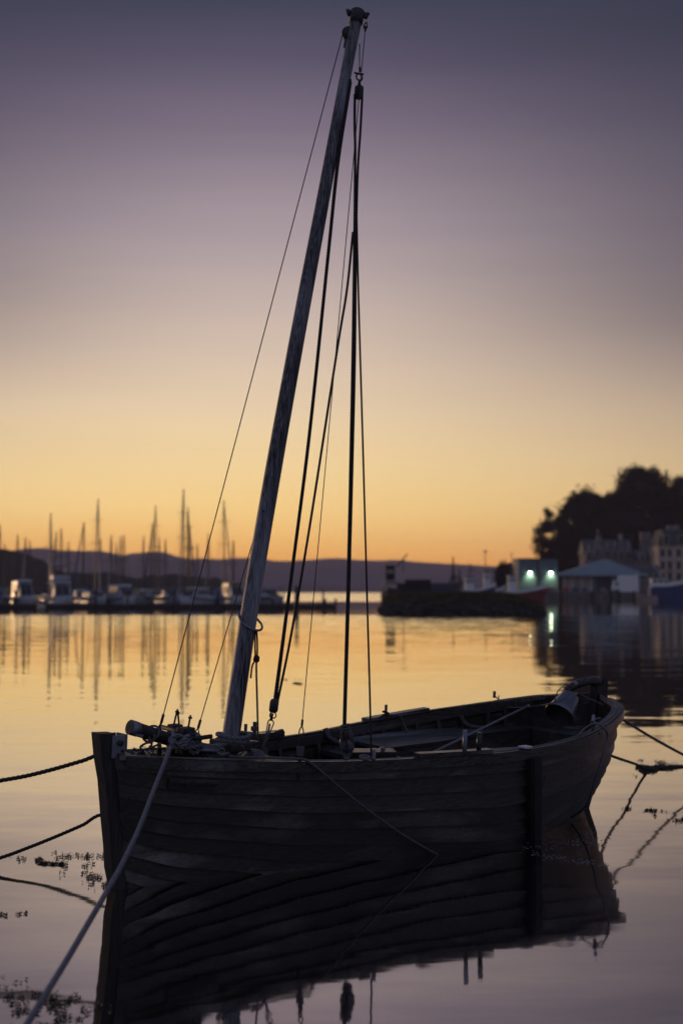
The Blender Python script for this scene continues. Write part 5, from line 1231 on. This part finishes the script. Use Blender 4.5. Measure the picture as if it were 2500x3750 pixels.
b = MB(); cm = bp(1334, 2776, -.485)
for k in range(2):
    v, f = rope_mesh([cm + Vector((.035 * math.cos(a), .020 * math.sin(a), .008 * k + .006 * math.sin(a))) for a in [2 * PI * j / 18 for j in range(19)]], .0066); b.add(v, f)
b.build('rope_grommet', M['rope'], boat, True)
b = MB(); q = bp(1367, 2765, -.47); b.tube([q + Vector((0, 0, -.1)), q + Vector((0, 0, .035))], .014, 9); b.build('cleat_post', M['steel'], boat, True)

# ------------------------------------------------------------------ loose gear on the boat (things of their own)
def rope_thing(name, label, lists, r, mtl, cat='rope', group=None, fine=True):
    m = MB()
    for P in lists:
        v, f = rope_mesh(P, r, fine); m.add(v, f)
    o = m.build(name, M[mtl], None, True, True); return props(o, label, cat, group)
# spar lying over the bow
s0, s1 = bp(478, 2663, .0), bp(812, 2768, .0); sdv = (s1 - s0).normalized()
spar = empty('wooden_spar', mat=Matrix.Translation(W(s0)) @ (BOAT.to_3x3() @ sdv.to_track_quat('X', 'Z').to_matrix()).to_4x4()); props(spar, 'stout round wooden spar lying aslant over the bow between the bitts', 'spar')
LS = (s1 - s0).length
b = MB(); b.tube([(LS * k / 20, 0, 0) for k in range(21)], lambda q: .0415 - .007 * q, 18); b.build('shaft', M['spar'], spar, True)
b = MB(); b.tube([(-.004, 0, 0), (.052, 0, 0)], .0435, 20); b.build('end_band', M['steel'], spar, True)
b = MB(); b.tube([(-.0065, 0, 0), (-.0045, 0, 0)], .0385, 18); b.build('end_grain', M['spar'], spar)
b = MB(); b.cbox((.055, -.028, -.030), .06, .014, .02, bev=.004); b.build('band_tail', M['steel'], spar)
# small line hitched round the spar
def sp_pt(t, a, r): return W(s0 + sdv * t) + (BOAT.to_3x3() @ (sdv.orthogonal().normalized() * math.cos(a) + sdv.cross(sdv.orthogonal().normalized()) * math.sin(a))) * r
loop = [sp_pt(.155 + .02 * math.sin(a), a, .049) for a in [2 * PI * k / 16 for k in range(17)]]
rope_thing('lashing_rope', 'thin grey line hitched round the spar near its banded end', [loop,
   [W(bp(567, 2690, -.06)), W(bp(560, 2715, -.05)), W(bp(535, 2722, -.03)), W(bp(515, 2735, -.02)), W(bp(525, 2745, -.03)), W(bp(560, 2735, -.06)), W(bp(590, 2722, -.07))],
   [W(bp(546, 2700, -.05)), W(bp(556, 2725, -.05)), W(bp(548, 2738, -.05)), W(bp(575, 2742, -.06)), W(bp(592, 2730, -.07))]], .0062, 'rope_md')
# heavy turns and knot on the near bitt
def bw_(px, py, y): return W(bp(px, py, y))
yk = -.15
turns = []
for k in range(3):
    zc = qn.z - .045 - .030 * k
    turns.append([W((qn.x + (.075 + .008 * k) * math.cos(a), -.085 + (.075 + .008 * k) * math.sin(a), zc + .007 * math.sin(a * 1 + k))) for a in [2 * PI * j / 20 for j in range(21)]])
turns += [[bw_(622, 2722, yk), bw_(628, 2702, yk), bw_(648, 2694, yk), bw_(668, 2702, yk + .01), bw_(660, 2725, yk), bw_(640, 2722, yk)],
          [bw_(650, 2732, yk - .01), bw_(668, 2715, yk - .02), bw_(684, 2698, yk - .02), bw_(694, 2700, yk), bw_(690, 2716, yk)],
          [bw_(660, 2738, yk - .02), bw_(680, 2722, yk - .03), bw_(690, 2706, yk - .03)],
          [bw_(690, 2718, yk), bw_(712, 2733, yk), bw_(724, 2748, yk), bw_(712, 2760, yk), bw_(695, 2748, yk), bw_(680, 2730, yk)],
          [bw_(705, 2722, yk + .02), bw_(740, 2728, yk + .04), bw_(775, 2733, yk + .06), bw_(806, 2736, yk + .08)],
          [bw_(705, 2735, yk + .01), bw_(740, 2738, yk + .03), bw_(775, 2742, yk + .05), bw_(800, 2744, yk + .08)]]
rope_thing('rope_lashing', 'heavy grey rope wound and knotted round the near bitt', turns, .0145, 'rope')
# mooring rope to the shore, coming towards the camera
P0 = W(bp(630, 2722, yk - .02)); 
moor = [W(bp(640, 2705, yk)), P0, W(bp(622, 2742, -.19)), at(601, 2800, 7.82), at(560, 2905, 7.45), at(512, 3030, 7.0), at(455, 3152, 6.55), at(398, 3255, 6.1), at(318, 3392, 5.65), at(240, 3525, 5.25), at(168, 3642, 4.95), at(104, 3746, 4.7), at(40, 3850, 4.5)]
rope_thing('mooring_rope', 'thick laid mooring rope from the bow bitts down towards the shore', [moor], .0128, 'rope', 'rope', None)
# coil round the mast foot
coil = []
mb_ = Vector((.835, 0, .79))
for k, (zz, ra) in enumerate(((.770, .098), (.795, .094), (.822, .098))):
    coil.append([W((mb_.x + ra * math.cos(a) + .005 * k, ra * math.sin(a), zz + .006 * math.sin(2 * a + k))) for a in [2 * PI * j / 26 for j in range(27)]])
rope_thing('rope_coil', 'grey rope coiled in fat turns round the foot of the mast', coil, .0150, 'rope')
# line along the near rail and over the side into the water
lead = [bw_(806, 2752, -.26), bw_(830, 2768, -.28), bw_(900, 2773, -.31), bw_(1000, 2775, -.345), bw_(1085, 2778, -.385), bw_(1120, 2784, -.425), bw_(1145, 2800, -.47)]
sea = W(bl(1600, 3126, 1, -.62)); sea2 = gnd(1622, 3142, -.03)
a0 = bw_(1145, 2800, -.47)
lead += [a0.lerp(sea2, t) + Vector((0, 0, -.05 * math.sin(PI * t))) + Vector((.02, -.03, 0)) * math.sin(PI * t) for t in (.2, .4, .6, .8, 1)]
rope_thing('rail_rope', 'slim grey line led along the near rail and slanting over the planks into the water', [lead,
    [bw_(800, 2748, -.25), bw_(812, 2740, -.26), bw_(822, 2752, -.27), bw_(808, 2766, -.27), bw_(798, 2756, -.26), bw_(815, 2765, -.28), bw_(835, 2758, -.29), bw_(838, 2768, -.29)]], .0072, 'rope_md')
rope_thing('folded_rope', 'small hank of grey rope turned down on the near rail abaft the mast', [[bw_(920 + k * 3, 2746 + k * 7, -.30), bw_(945, 2748 + k * 6, -.31), bw_(962, 2758 + k * 5, -.32), bw_(970, 2772 + k * 2, -.33)] for k in range(4)], .0065, 'rope')
b = MB(); b.tube([bw_(720, 2745, -.14), bw_(800, 2751, -.18)], .011, 8); props(b.build('metal_rod', M['steel'], None, True, True), 'grey metal rod lying on the foredeck beside the coil', 'rod')
# fallen weed and dead leaves on the foredeck
v = []; f = []; rr = random.Random(9)
for k in range(900):
    u = rr.uniform(.05, .85); s = s_of(u); y = max(-bg_(s) + .045, min(bg_(s) - .045, rr.gauss(-.03, .12))); z = zg(s) + rr.uniform(-.002, .028) * max(0, noise.noise(Vector((u * 6, y * 9, 1))) + .45)
    a = rr.uniform(0, 6.28); l = rr.uniform(.006, .022); d = Vector((math.cos(a), math.sin(a), rr.uniform(-.4, .7))) * l; e = Vector((-math.sin(a), math.cos(a), rr.uniform(-.5, .5))) * l * .35; c_ = Vector((u, y, z)); i = len(v)
    v += [W(c_ - d), W(c_ + e), W(c_ + d), W(c_ - e)]; f.append((i, i + 1, i + 2, i + 3))
props(obj('leaf_litter', v, f, M['weed']), 'dry weed and leaves caught on the foredeck planks', 'leaf litter', kind='stuff')
# bucket over the tiller
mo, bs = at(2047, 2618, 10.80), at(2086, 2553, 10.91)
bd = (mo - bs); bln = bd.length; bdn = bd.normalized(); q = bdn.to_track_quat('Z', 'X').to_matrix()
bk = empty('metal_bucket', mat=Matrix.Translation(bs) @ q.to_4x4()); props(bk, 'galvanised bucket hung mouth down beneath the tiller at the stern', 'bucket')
secs = []; nn_ = 28
for (z_, r_) in ((0, .072), (bln, .113), (bln + .004, .116), (bln + .004, .110), (bln - .004, .107), (.012, .066)):
    secs.append([Vector((r_ * math.cos(2 * PI * k / nn_), r_ * math.sin(2 * PI * k / nn_), z_)) for k in range(nn_)])
v, f = loft(secs, True, False); f.append(tuple(range(nn_))[::-1]); f.append(tuple(5 * nn_ + k for k in range(nn_))); po = obj('pail', v, f, M['zinc'], bk, True); po.data.materials.append(M['iron'])  # dark inner slot: the shade inside the mouth is put into the colour
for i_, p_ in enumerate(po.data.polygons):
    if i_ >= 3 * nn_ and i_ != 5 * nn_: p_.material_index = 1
b = MB(); b.tube([Vector((.114 * math.cos(a), .114 * math.sin(a), bln + .0)) for a in [2 * PI * k / 30 for k in range(31)]], .0045, 6, False); b.build('rim', M['zinc'], bk, True)
b = MB(); b.tube(catmull([Vector((.116, 0, bln - .01)), Vector((.15, 0, bln * .5)), Vector((.10, 0, -.03)), Vector((0, 0, -.055)), Vector((-.10, 0, -.03)), Vector((-.15, 0, bln * .5)), Vector((-.116, 0, bln - .01))], .03), .004, 6); b.build('handle', M['iron'], bk, True)
# boat-hook pole
pa, pb = W((2.36, -.22, .612)), W(bl(1931, 2586, 1, .40))
pd = (pb - pa).normalized(); pole = empty('boat_hook', mat=Matrix.Translation(pa) @ pd.to_track_quat('X', 'Z').to_matrix().to_4x4()); props(pole, 'pale slim pole propped across the benches towards the bucket', 'pole')
b = MB(); b.tube([(0, 0, 0), ((pb - pa).length, 0, 0)], .0095, 9); b.build('shaft', M['rope'], pole, True)
b = MB(); b.ball(((pb - pa).length + .004, 0, 0), .0145, 2); b.build('tip', M['cream'], pole, True)
# slatted box amidships
bc = W(Vector((1.80, -.24, .605))); bx = empty('slatted_box', bc, math.radians(6)); props(bx, 'dark wooden box with a slatted lid standing amidships behind the near rail', 'box')
bx.rotation_euler = (0.03, 0.0, math.radians(6))
for (x0, x1, y0, y1) in ((-.155, .155, -.10, -.082), (-.155, .155, .082, .10), (-.155, -.137, -.081, .081), (.137, .155, -.081, .081)):
    b = MB(); b.box(x0, x1, y0, y1, -.06, .085); b.build('side', M['hull'], bx)
for k in range(4):
    b = MB(); b.box(-.135 + k * .003, .135, -.078 + k * .041, -.05 + k * .041, .072, .086); b.build('slat', M['rail'], bx)
b = MB(); b.box(-.136, .136, -.081, .081, -.06, -.045); b.build('bottom', M['hull'], bx)
b = MB(); b.cbox((.075, -.02, .098), .03, .03, .022, bev=.004); b.build('lid_knob', M['steel'], bx)
# thin lines aft
f0 = Vector((pf[0].x, .715, zg(s_of(pf[0].x))))
rope_thing('thin_line', 'thin pale line made fast to a far rail pin and trailing on to the bench', [[W(f0 + Vector((.01, -.01, .03))), W(bp(1462, 2621, .69)), W(bp(1480, 2655, .66)), W(bp(1500, 2688, .60)), W(bp(1540, 2697, .55)), W(bp(1590, 2688, .57)), W(bp(1652, 2677, .58))]], .0048, 'rope_md')
kk = [W(f0 + Vector((.020 * math.cos(a), .020 * math.sin(a), .018 + .004 * a))) for a in [.45 * j for j in range(22)]]
rope_thing('pin_hitch', 'dark rope hitched round the far rail pin amidships', [kk, [W(f0 + Vector((-.02, 0, .02))), W(f0 + Vector((-.06, -.01, .018))), W(f0 + Vector((-.10, .0, -.004)))]], .0075, 'rope_dk')
g0 = Vector((pf[1].x, .66, zg(s_of(pf[1].x)) + .01))
rope_thing('tiller_line', 'thin dark line slung from the after rail pin past the bucket to the tiller', [[W(g0), W(bp(1850, 2585, .5)), W(bp(1900, 2591, .4)), W(bp(1965, 2585, .3)), at(2010, 2577, 10.6), at(2060, 2562, 10.62), at(2100, 2534, 10.8), at(2150, 2556, 10.9), at(2205, 2580, 10.9)],
   [W(g0 + Vector((.03, -.02, 0))), W(bp(1826, 2600, .6)), W(bp(1832, 2614, .6)), W(bp(1842, 2610, .6)), W(bp(1840, 2580, .62))]], .0042, 'rope_md')
sq = bl(2172, 2664, 2, .80)
rope_thing('quarter_line', 'grey line from the quarter pin hanging over the stern planks into the water', [[W(sq + Vector((-.10, .10, -.12))), W(sq + Vector((-.05, .05, -.02))), W(sq + Vector((0, -.01, .03))), W(sq + Vector((.03, -.045, .012))), W(on_skin(2184, 2690) + Vector((.05, -.055, 0))), W(on_skin(2168, 2760) + Vector((.05, -.055, 0))), W(on_skin(2140, 2850) + Vector((.05, -.055, 0))), W(on_skin(2108, 2945) + Vector((.05, -.055, 0))), gnd(2082, 3002, .0), gnd(2070, 3030, -.05)]], .0062, 'rope')
rope_thing('pin_turns', 'rope turns made fast round the quarter pin at the stern rail', [[W(sq + Vector((.018 * math.cos(a), .018 * math.sin(a), .01 + .004 * a))) for a in [.5 * j for j in range(18)]], [W(sq + Vector((0, .02, .03))), W(sq + Vector((.10, .06, .045))), W(sq + Vector((.2, .09, .04)))]], .0062, 'rope_md')

# ------------------------------------------------------------------ mooring ropes away from the boat
L1 = [W((.12, .10, .70)), at(366, 2768, 8.5), at(300, 2787, 8.48), at(200, 2816, 8.42), at(100, 2841, 8.36), at(0, 2859, 8.3), at(-120, 2878, 8.25), at(-900, 2960, 8.2)]
rope_thing('bow_rope', 'dark taut mooring rope leading from high on the stem out of frame', [L1], .0112, 'rope_dk', 'rope')
L2 = [W((.62, skin(.62, .3) + .02, .30)), at(395, 2980, 9.16), at(300, 3023, 9.1), at(200, 3066, 9.03), at(100, 3106, 8.95), at(0, 3142, 8.87), gnd(-110, 3166, .005), gnd(-400, 3200, -.06)]
rope_thing('low_bow_rope', 'dark slack mooring rope leading from low on the stem to the water', [L2], .0100, 'rope_dk', 'rope')
Rr = [at(2255, 2622, 12.05), at(2330, 2668, 12.25), at(2400, 2710, 12.5), at(2500, 2764, 12.95), at(2600, 2812, 13.4), gnd(2760, 2870, -.05)]
rope_thing('stern_rope', 'stout dark rope leading from the stern rail out of frame', [[W((4.5, .08, .84))] + Rr], .0135, 'rope_md', 'rope')
R2 = [W((4.50, .02, .48)), at(2238, 2768, 12.1), at(2280, 2783, 12.5), at(2330, 2800, 13.2), gnd(2372, 2818, .012), gnd(2430, 2812, .008), gnd(2510, 2806, .006), gnd(2620, 2800, .004)]
rope_thing('low_stern_rope', 'dark weedy rope leading from low on the stern down to floating weed', [R2], .0105, 'rope_dk', 'rope')

# ------------------------------------------------------------------ floating seaweed
def weed(label, patches, seed, size):
    rr = random.Random(seed); v = []; f = []
    for (pts, n, jx, jy) in patches:
        for k in range(int(n * 1.7)):
            t = rr.random() * (len(pts) - 1); i = min(len(pts) - 2, int(t)); q = t - i
            px = pts[i][0] + (pts[i + 1][0] - pts[i][0]) * q + rr.gauss(0, jx); py = pts[i][1] + (pts[i + 1][1] - pts[i][1]) * q + rr.gauss(0, jy)
            if noise.noise(Vector((px * .02, py * .035, seed))) < -.02: continue
            c = gnd(px, py); m = rr.randint(3, 6); a0 = rr.uniform(0, 6.28)
            for j in range(m):
                a = a0 + 2 * PI * j / m + rr.uniform(-.4, .4); l = size * rr.uniform(.4, 1.4); wdt = l * rr.uniform(.16, .3)
                d = Vector((math.cos(a), math.sin(a), 0)); e = Vector((-d.y, d.x, 0)); z = rr.uniform(.002, .012) ; i0 = len(v)
                v += [c + Vector((0, 0, .003)), c + d * l * .55 + e * wdt + Vector((0, 0, z)), c + d * l + Vector((0, 0, rr.uniform(.001, .02))), c + d * l * .5 - e * wdt + Vector((0, 0, z * .5))]; f.append((i0, i0 + 1, i0 + 2, i0 + 3))
    return props(obj('seaweed', v, f, M['weed']), label, 'seaweed', kind='stuff')
weed('ragged weed floating beside the stem', [([(70, 3148), (180, 3150), (390, 3130)], 90, 20, 5), ([(120, 3160), (240, 3168)], 70, 8, 2), ([(200, 3150), (390, 3165)], 110, 25, 14), ([(250, 3190), (390, 3210)], 90, 25, 12), ([(340, 3230), (400, 3245)], 70, 14, 10)], 1, 0.0102)
weed('weed beds drifting in the near shallows', [([(0, 3640), (330, 3720)], 150, 40, 30), ([(20, 3700), (300, 3780)], 120, 40, 30), ([(180, 3660), (340, 3690)], 70, 20, 16), ([(300, 3670), (390, 3690)], 30, 16, 4)], 2, 0.0102)
weed('weed scraps floating on the still water left of the bow', [([(10, 3350), (20, 3356)], 8, 8, 3), ([(60, 3350), (95, 3346)], 10, 6, 2)], 3, 0.0093)
weed('matted weed hanging on the low stern rope', [([(2322, 2800), (2330, 2835)], 120, 4, 6), ([(2330, 2808), (2460, 2812)], 320, 10, 4), ([(2340, 2830), (2430, 2818)], 240, 8, 4), ([(2330, 2785), (2440, 2800)], 70, 25, 4), ([(2440, 2812), (2510, 2806)], 110, 8, 3)], 4, 0.0139)
weed('weed strands trailing across the water off the quarter', [([(2285, 2962), (2360, 2966), (2420, 2975), (2520, 2990)], 120, 6, 3), ([(2400, 2985), (2440, 2995)], 30, 14, 4), ([(2460, 2990), (2520, 3005)], 80, 14, 8)], 5, 0.0121)
weed('small far clump of weed seen beyond the halyards', [([(1068, 2502), (1098, 2504)], 60, 4, 1.2), ([(1040, 2490), (1095, 2484)], 14, 14, 3)], 6, .05)
# flecks of foam by the quarter
M['foam'] = mat('foam', (0.13, 0.13, 0.15), 0.4, 0, 0.1, 10)
rr = random.Random(8); v = []; f = []
for (x0, y0, x1, y1, n, jy) in ((1940, 3126, 2215, 3168, 90, 6), (2030, 3080, 2230, 3100, 60, 10), (2130, 3050, 2190, 3065, 22, 8), (1900, 3100, 2120, 3090, 40, 14)):
    for k in range(n):
        t = rr.random(); c = gnd(x0 + (x1 - x0) * t + rr.gauss(0, 8), y0 + (y1 - y0) * t + rr.gauss(0, jy)); l = rr.uniform(.002, .006); a = rr.uniform(-.5, .5); i = len(v)
        d = Vector((math.cos(a), math.sin(a), 0)) * l * 1.6; e = Vector((-math.sin(a), math.cos(a), 0)) * l; up = Vector((0, 0, .004))
        v += [c - d, c - e, c + d, c + e, c + up]; f += [(i, i + 1, i + 4), (i + 1, i + 2, i + 4), (i + 2, i + 3, i + 4), (i + 3, i, i + 4)]
props(obj('foam_flecks', v, f, M['foam']), 'pale flecks of foam on the dark water by the quarter', 'foam', kind='stuff')
